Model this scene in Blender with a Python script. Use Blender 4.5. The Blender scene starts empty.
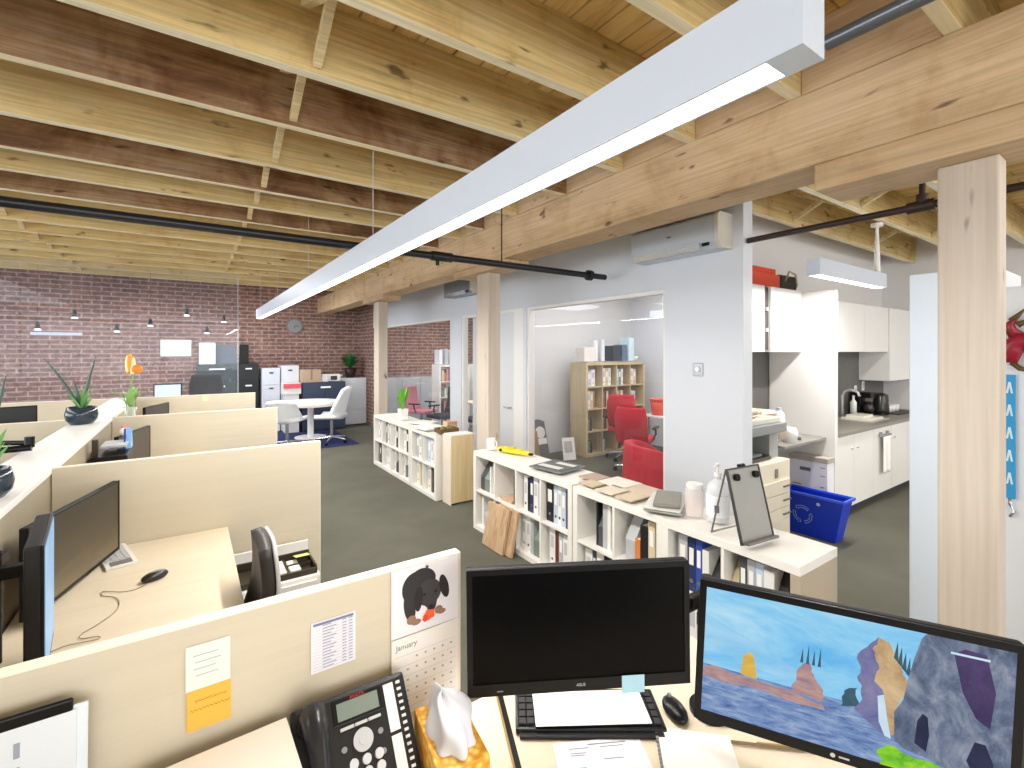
import bpy, bmesh, math, random
from mathutils import Vector, Matrix
R = math.radians
random.seed(7)
scn = bpy.context.scene
COL = scn.collection

# ------------------------------------------------------------------ materials
def _nt(name):
    m = bpy.data.materials.new(name); m.use_nodes = True
    nt = m.node_tree
    return m, nt, nt.nodes['Principled BSDF']
def srgb(c):
    if isinstance(c, str):
        c = [int(c[i:i+2], 16)/255 for i in (0, 2, 4)]
    return tuple((x/12.92 if x <= .04045 else ((x+.055)/1.055)**2.4) for x in c) + (1,)
def coords(nt, scale=(1, 1, 1), rand=False, rot=(0, 0, 0)):
    tc = nt.nodes.new('ShaderNodeTexCoord'); mp = nt.nodes.new('ShaderNodeMapping')
    mp.inputs['Scale'].default_value = scale; mp.inputs['Rotation'].default_value = rot
    nt.links.new(tc.outputs['Object'], mp.inputs['Vector'])
    if rand:
        oi = nt.nodes.new('ShaderNodeObjectInfo'); ml = nt.nodes.new('ShaderNodeMath'); ml.operation = 'MULTIPLY'; ml.inputs[1].default_value = 37
        nt.links.new(oi.outputs['Random'], ml.inputs[0])
        cb = nt.nodes.new('ShaderNodeCombineXYZ')
        for i in range(3): nt.links.new(ml.outputs[0], cb.inputs[i])
        nt.links.new(cb.outputs[0], mp.inputs['Location'])
    return mp.outputs[0]
def ramp(nt, fac, stops):
    r = nt.nodes.new('ShaderNodeValToRGB'); el = r.color_ramp.elements
    while len(el) < len(stops): el.new(.5)
    for e, (p, c) in zip(el, stops): e.position = p; e.color = srgb(c)
    nt.links.new(fac, r.inputs[0]); return r.outputs[0]
def noise(nt, vec, scale=5, detail=4, rough=.6, dist=0):
    n = nt.nodes.new('ShaderNodeTexNoise'); n.inputs['Scale'].default_value = scale; n.inputs['Detail'].default_value = detail
    n.inputs['Roughness'].default_value = rough; n.inputs['Distortion'].default_value = dist
    nt.links.new(vec, n.inputs['Vector']); return n.outputs['Fac']
def mixc(nt, a, b, fac, mode='MIX'):
    m = nt.nodes.new('ShaderNodeMix'); m.data_type = 'RGBA'; m.blend_type = mode
    for s, v in ((m.inputs[0], fac), (m.inputs[6], a), (m.inputs[7], b)):
        if isinstance(v, (int, float)): s.default_value = v
        elif isinstance(v, tuple): s.default_value = v
        else: nt.links.new(v, s)
    return m.outputs[2]
def bump(nt, b, h, strength=.2, dist=.01):
    bp = nt.nodes.new('ShaderNodeBump'); bp.inputs['Strength'].default_value = strength; bp.inputs['Distance'].default_value = dist
    nt.links.new(h, bp.inputs['Height']); nt.links.new(bp.outputs[0], b.inputs['Normal'])
_cache = {}
def plain(c, rough=.5, metal=0, var=.04, emit=0, spec=.5, trans=0, alpha=1):
    key = (c, rough, metal, var, emit, spec, trans, alpha)
    if key in _cache: return _cache[key]
    m, nt, b = _nt('surface_' + c)
    v = coords(nt, rand=True); n = noise(nt, v, 9, 3)
    base = srgb(c)
    lo = tuple(max(0, x*(1-var*2)) for x in base[:3]) + (1,)
    hi = tuple(min(1, x*(1+var)) for x in base[:3]) + (1,)
    nt.links.new(mixc(nt, lo, hi, n), b.inputs['Base Color'])
    b.inputs['Roughness'].default_value = rough; b.inputs['Metallic'].default_value = metal
    b.inputs['Specular IOR Level'].default_value = spec
    if emit:
        b.inputs['Emission Color'].default_value = base; b.inputs['Emission Strength'].default_value = emit
    if trans: b.inputs['Transmission Weight'].default_value = trans
    if alpha < 1: b.inputs['Alpha'].default_value = alpha
    _cache[key] = m; return m
def wood(name, stops, axis=0, rough=.7, grain=1., fine=.35, knots=True, scale=1., blotch=None):
    m, nt, b = _nt(name)
    sc = [7*scale]*3; sc[axis] = .55*scale
    v = coords(nt, tuple(sc), True)
    n1 = noise(nt, v, 1.1, 5, .62, .8*grain)
    col = ramp(nt, n1, stops)
    if blotch:
        nb_ = noise(nt, coords(nt, (2.2, 2.2, 2.2), True), 1.3, 5, .65, .5)
        col = mixc(nt, col, ramp(nt, nb_, blotch), .55)
    sc2 = [60*scale]*3; sc2[axis] = 1.6*scale
    n2 = noise(nt, coords(nt, tuple(sc2), True), 1, 3, .6, .3)
    g = ramp(nt, n2, [(0.3, (1-fine,)*3), (.65, (1, 1, 1))])
    col = mixc(nt, col, g, .8, 'MULTIPLY')
    if knots:
        sc3 = [16*scale]*3; sc3[axis] = 5*scale
        n3 = noise(nt, coords(nt, tuple(sc3), True), 1, 2, .5, .2)
        k = ramp(nt, n3, [(.25, (.35, .22, .12)), (.33, (1, 1, 1))])
        col = mixc(nt, col, k, .75, 'MULTIPLY')
    nt.links.new(col, b.inputs['Base Color']); b.inputs['Roughness'].default_value = rough
    bump(nt, b, n2, .25, .004)
    return m
M = {}
M['joist_light'] = wood('pale_joist_timber', [(.25, 'c89f5e'), (.42, 'dcbc7e'), (.6, 'e8d094'), (.8, 'e0c486')], 0, fine=.22, blotch=[(.3, 'c09a62'), (.45, 'e4ca8c'), (.65, 'ecd8a4')])
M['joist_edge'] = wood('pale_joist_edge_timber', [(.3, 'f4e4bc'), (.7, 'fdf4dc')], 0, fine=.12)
M['joist_dark'] = wood('old_joist_timber', [(.3, '5a3218'), (.42, '8c5a34'), (.53, 'a88058'), (.7, 'c4a478')], 0, grain=1.6, fine=.3, blotch=[(.33, '4a3020'), (.45, '8f6a46'), (.55, 'b09470'), (.7, 'c8b494')])
M['deck'] = None
M['beam'] = wood('beam_timber', [(.25, 'bf9a70'), (.45, 'cfae86'), (.62, 'dabd96'), (.8, 'cfab84')], 1, fine=.15, blotch=[(.3, 'b48e66'), (.5, 'd6b890'), (.7, 'dcc0a0')])
M['post'] = wood('post_timber', [(.2, 'cbbba8'), (.45, 'd0c2b2'), (.65, 'd4c8ba'), (.85, 'cfbfa8')], 2, fine=.08, scale=.6)
M['strut'] = wood('strut_timber', [(.3, 'd9bd88'), (.6, 'f0dcae')], 0, fine=.2)
M['birch'] = wood('birch_panel', [(.25, 'd6ccb5'), (.5, 'd8ceb8'), (.75, 'dbd2bd')], 0, rough=.45, fine=.02, knots=False, scale=.6)
M['desk'] = wood('pale_desk_laminate', [(.25, 'e4d6bc'), (.5, 'e9dcc4'), (.75, 'ede1cb')], 0, rough=.4, fine=.02, knots=False, scale=.8)
M['oak'] = wood('oak_laminate', [(.25, 'c0ab84'), (.5, 'cfbd98'), (.75, 'dac9a6')], 2, rough=.5, fine=.12, knots=False)
M['ply'] = wood('plywood', [(.25, 'e0c68e'), (.5, 'ead6a6'), (.75, 'efdfb8')], 2, rough=.55, fine=.08, knots=False)
M['board'] = wood('sample_board_timber', [(.25, 'b7946e'), (.5, 'c9a884'), (.75, 'd6b998')], 2, rough=.6, fine=.2, knots=False)
def deck_mat():
    m, nt, b = _nt('roof_deck_planks')
    v = coords(nt, (1, 1, 1), False, (0, 0, R(90)))
    br = nt.nodes.new('ShaderNodeTexBrick'); br.offset = .37
    for k, val in (('Scale', 1), ('Mortar Size', .006), ('Brick Width', 2.6), ('Row Height', .17), ('Bias', 0)): br.inputs[k].default_value = val
    br.inputs['Color1'].default_value = srgb('f0cc80'); br.inputs['Color2'].default_value = srgb('c89a58'); br.inputs['Mortar'].default_value = srgb('1c120a')
    nt.links.new(v, br.inputs['Vector'])
    n = noise(nt, coords(nt, (7, 1.2, 7)), 1, 5, .65, .8)
    c = ramp(nt, n, [(.32, 'a0703a'), (.5, 'f0cc84'), (.72, 'fbecb8')])
    nt.links.new(mixc(nt, br.outputs['Color'], c, .5), b.inputs['Base Color'])
    b.inputs['Roughness'].default_value = .8; return m
M['deck'] = deck_mat()
def brick_mat():
    m, nt, b = _nt('old_red_brick')
    tc = nt.nodes.new('ShaderNodeTexCoord'); sp = nt.nodes.new('ShaderNodeSeparateXYZ'); cb = nt.nodes.new('ShaderNodeCombineXYZ')
    nt.links.new(tc.outputs['Object'], sp.inputs[0]); ad = nt.nodes.new('ShaderNodeMath'); nt.links.new(sp.outputs[0], ad.inputs[0]); nt.links.new(sp.outputs[1], ad.inputs[1]); nt.links.new(ad.outputs[0], cb.inputs[0]); nt.links.new(sp.outputs[2], cb.inputs[1])
    br = nt.nodes.new('ShaderNodeTexBrick')
    for k, val in (('Scale', 1), ('Mortar Size', .014), ('Mortar Smooth', .3), ('Brick Width', .29), ('Row Height', .086), ('Bias', -.1)): br.inputs[k].default_value = val
    br.inputs['Color1'].default_value = srgb('96695c'); br.inputs['Color2'].default_value = srgb('70504c'); br.inputs['Mortar'].default_value = srgb('bcaea8')
    nt.links.new(cb.outputs[0], br.inputs['Vector'])
    n = noise(nt, tc.outputs['Object'], 1.3, 4, .6)
    c = ramp(nt, n, [(.3, '7a5a58'), (.5, 'b08672'), (.7, 'c4a494')])
    n2 = noise(nt, tc.outputs['Object'], 11, 3, .7)
    c2 = mixc(nt, br.outputs['Color'], c, .35)
    c2 = mixc(nt, c2, ramp(nt, n2, [(.3, (.62, .6, .62)), (.62, (1, 1, 1))]), .8, 'MULTIPLY')
    nt.links.new(c2, b.inputs['Base Color']); b.inputs['Roughness'].default_value = .85
    bump(nt, b, br.outputs['Fac'], -.5, .01)
    return m
M['brick'] = brick_mat()
def carpet_mat():
    m, nt, b = _nt('grey_green_carpet_tile')
    v = coords(nt)
    n = noise(nt, v, 260, 2, .7); n2 = noise(nt, v, 1.6, 4, .6)
    c = ramp(nt, n, [(.3, '50504a'), (.7, '7c7b6e')])
    c2 = mixc(nt, c, ramp(nt, n2, [(.3, (.9, .9, .9)), (.7, (1, 1, 1))]), 1., 'MULTIPLY')
    nt.links.new(c2, b.inputs['Base Color']); b.inputs['Roughness'].default_value = .95; b.inputs['Specular IOR Level'].default_value = .1
    bump(nt, b, n, .4, .004); return m
M['carpet'] = carpet_mat()
def fabric(name, c1, c2, s=300):
    m, nt, b = _nt(name); v = coords(nt); n = noise(nt, v, s, 2, .7)
    nt.links.new(ramp(nt, n, [(.35, c1), (.65, c2)]), b.inputs['Base Color']); b.inputs['Roughness'].default_value = .9
    bump(nt, b, n, .2, .002); return m
M['red_fabric'] = fabric('red_upholstery', 'b3122a', 'd42a3c')
M['black_fabric'] = fabric('black_mesh_fabric', '15151a', '2a2a2e')
M['navy_rug'] = fabric('navy_rug_pile', '121a48', '25306a')
def glass_mat(name='clear_glass', tint='ffffff', haze=.03, base=.05):
    m = bpy.data.materials.new(name); m.use_nodes = True; nt = m.node_tree; nt.nodes.clear()
    out = nt.nodes.new('ShaderNodeOutputMaterial'); tr = nt.nodes.new('ShaderNodeBsdfTransparent'); gl = nt.nodes.new('ShaderNodeBsdfGlossy')
    df = nt.nodes.new('ShaderNodeBsdfDiffuse'); gl.inputs['Roughness'].default_value = .0; tr.inputs[0].default_value = srgb(tint); df.inputs[0].default_value = srgb('e8eef8')
    lw = nt.nodes.new('ShaderNodeLayerWeight'); lw.inputs[0].default_value = .5
    pw = nt.nodes.new('ShaderNodeMath'); pw.operation = 'POWER'; pw.inputs[1].default_value = 5; nt.links.new(lw.outputs['Facing'], pw.inputs[0])
    fr = nt.nodes.new('ShaderNodeMath'); fr.operation = 'MULTIPLY_ADD'; fr.inputs[1].default_value = .9; fr.inputs[2].default_value = base; nt.links.new(pw.outputs[0], fr.inputs[0])
    a = nt.nodes.new('ShaderNodeMixShader'); c = nt.nodes.new('ShaderNodeMixShader')
    nt.links.new(fr.outputs[0], a.inputs[0]); nt.links.new(tr.outputs[0], a.inputs[1]); nt.links.new(gl.outputs[0], a.inputs[2])
    c.inputs[0].default_value = haze; nt.links.new(a.outputs[0], c.inputs[1]); nt.links.new(df.outputs[0], c.inputs[2])
    nt.links.new(c.outputs[0], out.inputs[0]); return m
M['glass'] = glass_mat()
M['hazy'] = glass_mat('slightly_hazy_glass', 'f6f8ff', .05, .02)
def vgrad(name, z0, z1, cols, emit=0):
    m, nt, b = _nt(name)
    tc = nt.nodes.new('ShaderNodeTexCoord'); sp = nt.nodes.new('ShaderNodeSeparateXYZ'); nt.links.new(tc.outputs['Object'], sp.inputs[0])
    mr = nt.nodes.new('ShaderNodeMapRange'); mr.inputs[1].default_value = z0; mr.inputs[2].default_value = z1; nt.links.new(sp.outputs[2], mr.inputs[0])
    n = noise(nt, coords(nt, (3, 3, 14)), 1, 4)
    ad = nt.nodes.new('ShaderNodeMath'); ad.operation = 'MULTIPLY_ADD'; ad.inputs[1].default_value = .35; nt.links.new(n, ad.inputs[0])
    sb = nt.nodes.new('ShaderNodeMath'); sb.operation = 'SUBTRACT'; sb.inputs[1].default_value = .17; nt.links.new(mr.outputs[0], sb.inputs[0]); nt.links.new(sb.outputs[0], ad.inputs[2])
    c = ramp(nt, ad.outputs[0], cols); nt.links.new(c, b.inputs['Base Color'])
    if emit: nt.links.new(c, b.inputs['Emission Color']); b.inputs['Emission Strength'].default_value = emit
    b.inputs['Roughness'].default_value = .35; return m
def screen_noise(name, c, sc=12, stretch=(1, 1, 1), emit=.9):
    m, nt, b = _nt(name); n = noise(nt, coords(nt, stretch), sc, 5, .7, .5)
    col = ramp(nt, n, c); b.inputs['Base Color'].default_value = (0, 0, 0, 1)
    nt.links.new(col, b.inputs['Emission Color']); b.inputs['Emission Strength'].default_value = emit; b.inputs['Roughness'].default_value = .3; b.inputs['Specular IOR Level'].default_value = .12; return m
WHITE = plain('f2f1ee', .45, var=.01); WALL = plain('dfe3ea', .7, var=.01); WALLK = plain('e6e4e4', .7, var=.01)
WARMW = plain('f0ede7', .45, var=.01); BLACK = plain('09090d', .35, var=.1, spec=.3); BLACKM = plain('121216', .5, var=.1, spec=.3)
DGREY = plain('3a3d42', .5); GREY = plain('8d9094', .5); LGREY = plain('c6c9cc', .45); CHROME = plain('c8ccd2', .2, .9)
PAPER = plain('f4f3ef', .7, var=.01); PIPE = plain('23242a', .35, .3); INK = plain('55555c', .8)

# ------------------------------------------------------------------ mesh builder
class B:
    def __init__(s): s.bm = bmesh.new()
    def _mi(s, faces, mi):
        for f in faces: f.material_index = mi
    def box(s, x0, x1, y0, y1, z0, z1, mi=0, mtx=None, bev=0):
        r = bmesh.ops.create_cube(s.bm, size=1); vs = r['verts']
        for v in vs: v.co = Vector(((x0+x1)/2+v.co.x*(x1-x0), (y0+y1)/2+v.co.y*(y1-y0), (z0+z1)/2+v.co.z*(z1-z0)))
        fs = list({f for v in vs for f in v.link_faces}); s._mi(fs, mi)
        if bev:
            es = list({e for v in vs for e in v.link_edges})
            rr = bmesh.ops.bevel(s.bm, geom=es, offset=bev, segments=2, affect='EDGES', profile=.6, clamp_overlap=True)
            s._mi(rr['faces'], mi); vs = list({v for f in rr['faces'] for v in f.verts} | {v for v in vs if v.is_valid})
        if mtx: bmesh.ops.transform(s.bm, matrix=mtx, verts=[v for v in vs if v.is_valid])
        return s
    def cyl(s, p0, p1, r0, r1=None, seg=16, mi=0, cap=True):
        p0, p1 = Vector(p0), Vector(p1); d = p1-p0; r1 = r0 if r1 is None else r1
        q = d.to_track_quat('Z', 'Y').to_matrix().to_4x4()
        r = bmesh.ops.create_cone(s.bm, cap_ends=cap, cap_tris=False, segments=seg, radius1=max(r0, 1e-5), radius2=max(r1, 1e-5), depth=d.length, matrix=Matrix.Translation((p0+p1)/2) @ q)
        s._mi({f for v in r['verts'] for f in v.link_faces}, mi); return s
    def sph(s, c, r, mi=0, sc=(1, 1, 1), rot=None, seg=16):
        mt = Matrix.Translation(c) @ (rot.to_4x4() if rot else Matrix()) @ Matrix.Diagonal((sc[0], sc[1], sc[2], 1))
        rr = bmesh.ops.create_uvsphere(s.bm, u_segments=seg, v_segments=seg//2+2, radius=r, matrix=mt)
        s._mi({f for v in rr['verts'] for f in v.link_faces}, mi); return s
    def tube(s, pts, r, mi=0, seg=8):
        pts = [Vector(p) for p in pts]; rings = []
        for i, p in enumerate(pts):
            a = pts[max(0, i-1)]; b = pts[min(len(pts)-1, i+1)]; q = (b-a).to_track_quat('Z', 'Y')
            rad = r[i] if isinstance(r, (list, tuple)) else r
            rings.append([s.bm.verts.new(p + q @ Vector((math.cos(2*math.pi*k/seg)*rad, math.sin(2*math.pi*k/seg)*rad, 0))) for k in range(seg)])
        for a, b in zip(rings, rings[1:]):
            # match closest start vertex to avoid twist
            o = min(range(seg), key=lambda k: (b[k].co-a[0].co).length)
            b[:] = b[o:]+b[:o]
            for k in range(seg):
                f = s.bm.faces.new((a[k], a[(k+1) % seg], b[(k+1) % seg], b[k])); f.material_index = mi
        for rg in (rings[0], rings[-1]):
            f = s.bm.faces.new(rg); f.material_index = mi
        return s
    def lathe(s, c, prof, seg=24, mi=0):
        rings = []
        for (r, z) in prof:
            rings.append([s.bm.verts.new((c[0]+math.cos(2*math.pi*k/seg)*max(r, 1e-4), c[1]+math.sin(2*math.pi*k/seg)*max(r, 1e-4), c[2]+z)) for k in range(seg)])
        for a, b in zip(rings, rings[1:]):
            for k in range(seg):
                f = s.bm.faces.new((a[k], a[(k+1) % seg], b[(k+1) % seg], b[k])); f.material_index = mi
        for rg in (rings[0], rings[-1]): s.bm.faces.new(rg).material_index = mi
        return s
    def poly(s, pts, mi=0):
        f = s.bm.faces.new([s.bm.verts.new(p) for p in pts]); f.material_index = mi; return s
    def prism(s, pts, h, mi=0):
        h = Vector(h); a = [s.bm.verts.new(p) for p in pts]; b = [s.bm.verts.new(Vector(p)+h) for p in pts]
        n = len(pts); fs = [s.bm.faces.new(a), s.bm.faces.new(b[::-1])]
        for i in range(n): fs.append(s.bm.faces.new((a[i], b[i], b[(i+1) % n], a[(i+1) % n])))
        s._mi(fs, mi); return s
    def grid(s, fn, nu, nv, mi=0, thick=0):
        g = [[s.bm.verts.new(fn(i/nu, j/nv)) for j in range(nv+1)] for i in range(nu+1)]
        for i in range(nu):
            for j in range(nv):
                s.bm.faces.new((g[i][j], g[i+1][j], g[i+1][j+1], g[i][j+1])).material_index = mi
        return s
    def xf(s, m): bmesh.ops.transform(s.bm, matrix=m, verts=s.bm.verts); return s

def mesh_obj(name, b, mats, parent=None, loc=None, rot=(0, 0, 0), smooth=False, bevel=0, solid=0, sub=0, recenter=True, label=None, kind=None):
    bmesh.ops.recalc_face_normals(b.bm, faces=b.bm.faces)
    if parent is None and loc is None and recenter and len(b.bm.verts):
        xs = [v.co for v in b.bm.verts]
        c = Vector(((min(v.x for v in xs)+max(v.x for v in xs))/2, (min(v.y for v in xs)+max(v.y for v in xs))/2, min(v.z for v in xs)))
        bmesh.ops.translate(b.bm, vec=-c, verts=b.bm.verts); loc = c
    me = bpy.data.meshes.new(name); b.bm.to_mesh(me); b.bm.free()
    for m in (mats if isinstance(mats, (list, tuple)) else [mats]): me.materials.append(m)
    o = bpy.data.objects.new(name, me); COL.objects.link(o)
    if loc is not None: o.location = loc
    o.rotation_euler = rot
    if parent is not None: o.parent = parent
    if smooth:
        for p in me.polygons: p.use_smooth = True
        if smooth != 'all':
            md = o.modifiers.new('edge', 'EDGE_SPLIT'); md.split_angle = R(40)
    if solid: md = o.modifiers.new('solid', 'SOLIDIFY'); md.thickness = solid; md.offset = 0
    if bevel: md = o.modifiers.new('bevel', 'BEVEL'); md.width = bevel; md.segments = 2; md.limit_method = 'ANGLE'
    if sub: md = o.modifiers.new('sub', 'SUBSURF'); md.levels = sub; md.render_levels = sub
    if label: o['label'] = label
    if kind: o['kind'] = kind
    return o
def tag(o, label, cat, group=None, kind=None):
    o['label'] = label; o['category'] = cat
    if group: o['group'] = group
    if kind: o['kind'] = kind
    return o
def thing(name, label, cat, loc=(0, 0, 0), rz=0, group=None, rot=None):
    o = bpy.data.objects.new(name, None); COL.objects.link(o); o.location = loc; o.rotation_euler = rot or (0, 0, rz); o.empty_display_size = .1
    return tag(o, label, cat, group)
def one(name, b, mats, label, cat, group=None, **k): return tag(mesh_obj(name, b, mats, **k), label, cat, group)
def struct(name, b, mats, **k):
    o = mesh_obj(name, b, mats, recenter=False, **k); o['kind'] = 'structure'; return o
def off(t, b):   # world-space geometry to the local frame of an unrotated thing
    return b.xf(Matrix.Translation(-Vector(t.location)))
def text_part(name, s, size, parent, mtx, mat, ext=.0004):
    cu = bpy.data.curves.new(name, 'FONT'); cu.body = s; cu.size = size; cu.extrude = ext; cu.align_x = 'CENTER'; cu.align_y = 'CENTER'
    tmp = bpy.data.objects.new('tmp', cu); COL.objects.link(tmp); bpy.context.view_layer.update()
    me = bpy.data.meshes.new_from_object(tmp.evaluated_get(bpy.context.evaluated_depsgraph_get()))
    bpy.data.objects.remove(tmp); bpy.data.curves.remove(cu); me.materials.clear(); me.materials.append(mat); me.transform(mtx)
    o = bpy.data.objects.new(name, me); COL.objects.link(o); o.parent = parent; return o
ORD = ['first', 'second', 'third', 'fourth', 'fifth', 'sixth', 'seventh', 'eighth', 'ninth', 'tenth', 'eleventh', 'twelfth', 'thirteenth', 'fourteenth', 'fifteenth', 'sixteenth', 'seventeenth']

# ------------------------------------------------------------------ camera
H = 1.75
cam = bpy.data.cameras.new('camera'); co = bpy.data.objects.new('camera', cam); COL.objects.link(co)
cam.sensor_width = 36; cam.lens = 470/1024*36; cam.shift_y = -32/1024; cam.clip_start = .02; cam.clip_end = 100
co.location = (0, 0, H); co.rotation_euler = (R(90), 0, R(-34.4)); scn.camera = co
YAW = R(34.4)
def dirw(u, v=352): # direction of the photo's line of sight, used to lay out flat pictures and desk items
    s = (u-512)/470; return Vector((math.sin(YAW)+math.cos(YAW)*s, math.cos(YAW)-math.sin(YAW)*s, (352-v)/470))

# ------------------------------------------------------------------ room shell
struct('floor', B().box(-9, 10, -5, 12.2, -.1, 0), M['carpet'])
struct('ceiling', B().box(-9, 10, -5, 12.2, 3.38, 3.46), M['deck'])
struct('wall_back', B().box(-9, 10, 12, 12.2, 0, 3.24), M['brick'])
struct('trim_1', B().box(-9, 10, 11.98, 12.2, 3.24, 3.38), M['joist_light'])
struct('wall_left', B().box(-9.1, -9, -5, 12.2, 0, 3.38), WALL)
# office wall at x=3.55 : header, piers, stub end
wb = B().box(3.55, 3.68, 2.0, 10.95, 2.32, 3.38).box(3.55, 3.68, 2.0, 2.73, 0, 2.32).box(3.55, 3.68, 4.865, 4.93, 0, 2.32).box(3.55, 3.68, 5.95, 6.13, 0, 2.32).box(3.55, 3.68, 6.62, 7.0, 0, 2.32)
struct('wall_right', wb, WALL)
struct('wall_brick_return', B().box(3.55, 3.75, 10.95, 12, 0, 3.38), M['brick'])
struct('wall_kitchen', B().box(3.68, 8.66, 2.71, 2.83, 0, 3.38), WALLK)
struct('wall_far_right', B().box(8.66, 8.78, -5, 2.83, 0, 3.38), WALLK)
struct('wall_office_back', B().box(3.68, 7.2, 6.35, 6.47, 0, 3.38), plain('d9dadb', .7, var=.01))
struct('wall_office_side', B().box(7.2, 7.32, 2.83, 6.47, 0, 3.38), WALL)
struct('wall_far_office_side', B().box(8.2, 8.3, 6.47, 12, 0, 3.38), WALL)
# windows (glass + frame)
def glazed(n, y0, y1, z0=0, z1=2.32):
    f = B(); t = .035
    f.box(3.57, 3.66, y0, y0+t, z0, z1).box(3.57, 3.66, y1-t, y1, z0, z1).box(3.57, 3.66, y0+t, y1-t, z0, z0+t).box(3.57, 3.66, y0+t, y1-t, z1-t, z1)
    w = struct('window_%d' % n, f, WHITE)
    g = B().poly([(3.614, y0+t, z0+t), (3.614, y1-t, z0+t), (3.614, y1-t, z1-t), (3.614, y0+t, z1-t)]); mesh_obj('window_glass', g, M['glass'], parent=w)
glazed(1, 2.73, 4.865); glazed(2, 6.13, 6.62); glazed(3, 7.0, 10.95)
d = struct('door_1', B().box(3.58, 3.63, 5.16, 5.92, .02, 2.28), plain('dfe2e6', .5, var=.01))
mesh_obj('door_frame', B().box(3.56, 3.67, 4.93, 5.16, 0, 2.32).box(3.56, 3.67, 5.92, 5.95, 0, 2.32).box(3.56, 3.67, 5.16, 5.92, 2.28, 2.32), WHITE, parent=d)
mesh_obj('door_handle', B().cyl((3.58, 5.24, 1.0), (3.53, 5.24, 1.0), .012).cyl((3.53, 5.24, 1.0), (3.53, 5.36, 1.0), .01), CHROME, parent=d, smooth=True)
# slightly hazy meeting-room glass wall across the far left
mw = struct('window_5', B().box(-7.0, .66, 8.97, 9.03, 0, .05).box(.65, .66, 8.99, 9.01, .05, 3.03), plain('aab0b8', .4))
mesh_obj('window_glass', B().poly([(-7, 9, .05), (-1.9, 9, .05), (-1.9, 9, 3.03), (-7, 9, 3.03)]), M['hazy'], parent=mw)
mesh_obj('window_glass', B().poly([(-1.89, 9, .05), (.65, 9, .05), (.65, 9, 3.03), (-1.89, 9, 3.03)]), M['hazy'], parent=mw)
# backsplashes
struct('trim_2', B().box(3.68, 5.3, 2.695, 2.71, .9, 1.75), plain('5e5c58', .5))
struct('trim_3', B().box(5.36, 8.66, 2.695, 2.71, .9, 1.75), plain('6a6864', .5))

# joists
YJ = [-1.9, -1.29, -.68, -.07, .53, 1.13, 1.73, 2.31, 2.92, 3.62, 4.22, 4.74, 5.32, 5.92, 6.5, 7.1, 7.7, 8.3, 8.9, 9.6, 10.3]
for i, y in enumerate(YJ):
    seen = i-6
    dark = y > 2.5 and y < 5.4 and (seen % 2 == 0)
    x1 = 3.5 if y > 2.72 else 8.65
    w = .06 if y < 7 else .045
    for k, (a, bb) in enumerate(((-8.99, x1),) if y < 2.0 or y > 2.72 else ((-8.99, 8.65),)):
        b = B().box(a, bb, y, y+w, 3.04, 3.38)
        b.bm.normal_update()
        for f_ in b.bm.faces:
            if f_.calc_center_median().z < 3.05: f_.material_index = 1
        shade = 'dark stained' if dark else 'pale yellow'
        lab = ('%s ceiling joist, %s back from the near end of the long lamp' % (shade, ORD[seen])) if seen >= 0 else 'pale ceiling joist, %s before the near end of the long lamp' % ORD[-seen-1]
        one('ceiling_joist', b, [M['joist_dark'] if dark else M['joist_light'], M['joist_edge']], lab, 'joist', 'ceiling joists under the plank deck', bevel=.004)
# office side joists, behind the glass
for i in range(6):
    y = 3.2+i*.6
    if y < 6.3: one('ceiling_joist', B().box(3.69, 7.19, y, y+.05, 3.04, 3.38), M['joist_light'], 'pale ceiling joist inside the glazed office, %s from the kitchen wall' % ORD[i], 'joist', 'office ceiling joists', bevel=.004)
# bridging between joists: crossed struts with a flat nailer
def bridging(x, ys, where):
    for i in range(len(ys)-1):
        a, b_ = ys[i]+.06, ys[i+1]
        t = thing('joist_bridging', 'pale crossed wooden struts between joists %s, %s bay' % (where, ORD[i]), 'strut', (x, (a+b_)/2, 3.06), group='crossed struts between joists')
        L = b_-a
        for k, (z0, z1) in enumerate(((.02, .29), (.29, .02))):
            p0 = Vector((-.025+.05*k, -L/2, z0)); p1 = Vector((-.025+.05*k, L/2, z1)); dd = p1-p0
            mt = Matrix.Translation((p0+p1)/2) @ Matrix.Rotation(math.atan2(dd.z, dd.y), 4, 'X')
            mesh_obj('strut', B().box(-.02, .02, -dd.length/2, dd.length/2, -.02, .02, mtx=mt), M['strut'], parent=t, bevel=.003)
bridging(.46, [y for y in YJ if y >= 1.7 and y < 9], 'above the long lamp')
bridging(-1.5, [y for y in YJ if 4.7 < y < 10.4], 'over the far left desks')
bridging(5.0, [1.13, 1.73, 2.31], 'over the kitchen'); bridging(7.0, [1.13, 1.73, 2.31], 'over the kitchen sink')

for i in range(len(YJ)-1):
    if YJ[i] > .5:
        one('joist_blocking', B().box(2.535, 2.58, YJ[i]+.062, YJ[i+1]-.002, 3.041, 3.379), M['beam'], 'wooden blocking board above the big beam, %s bay from the near lamp end' % ORD[i-4], 'blocking board', 'blocking boards above the beam', bevel=.003)
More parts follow.
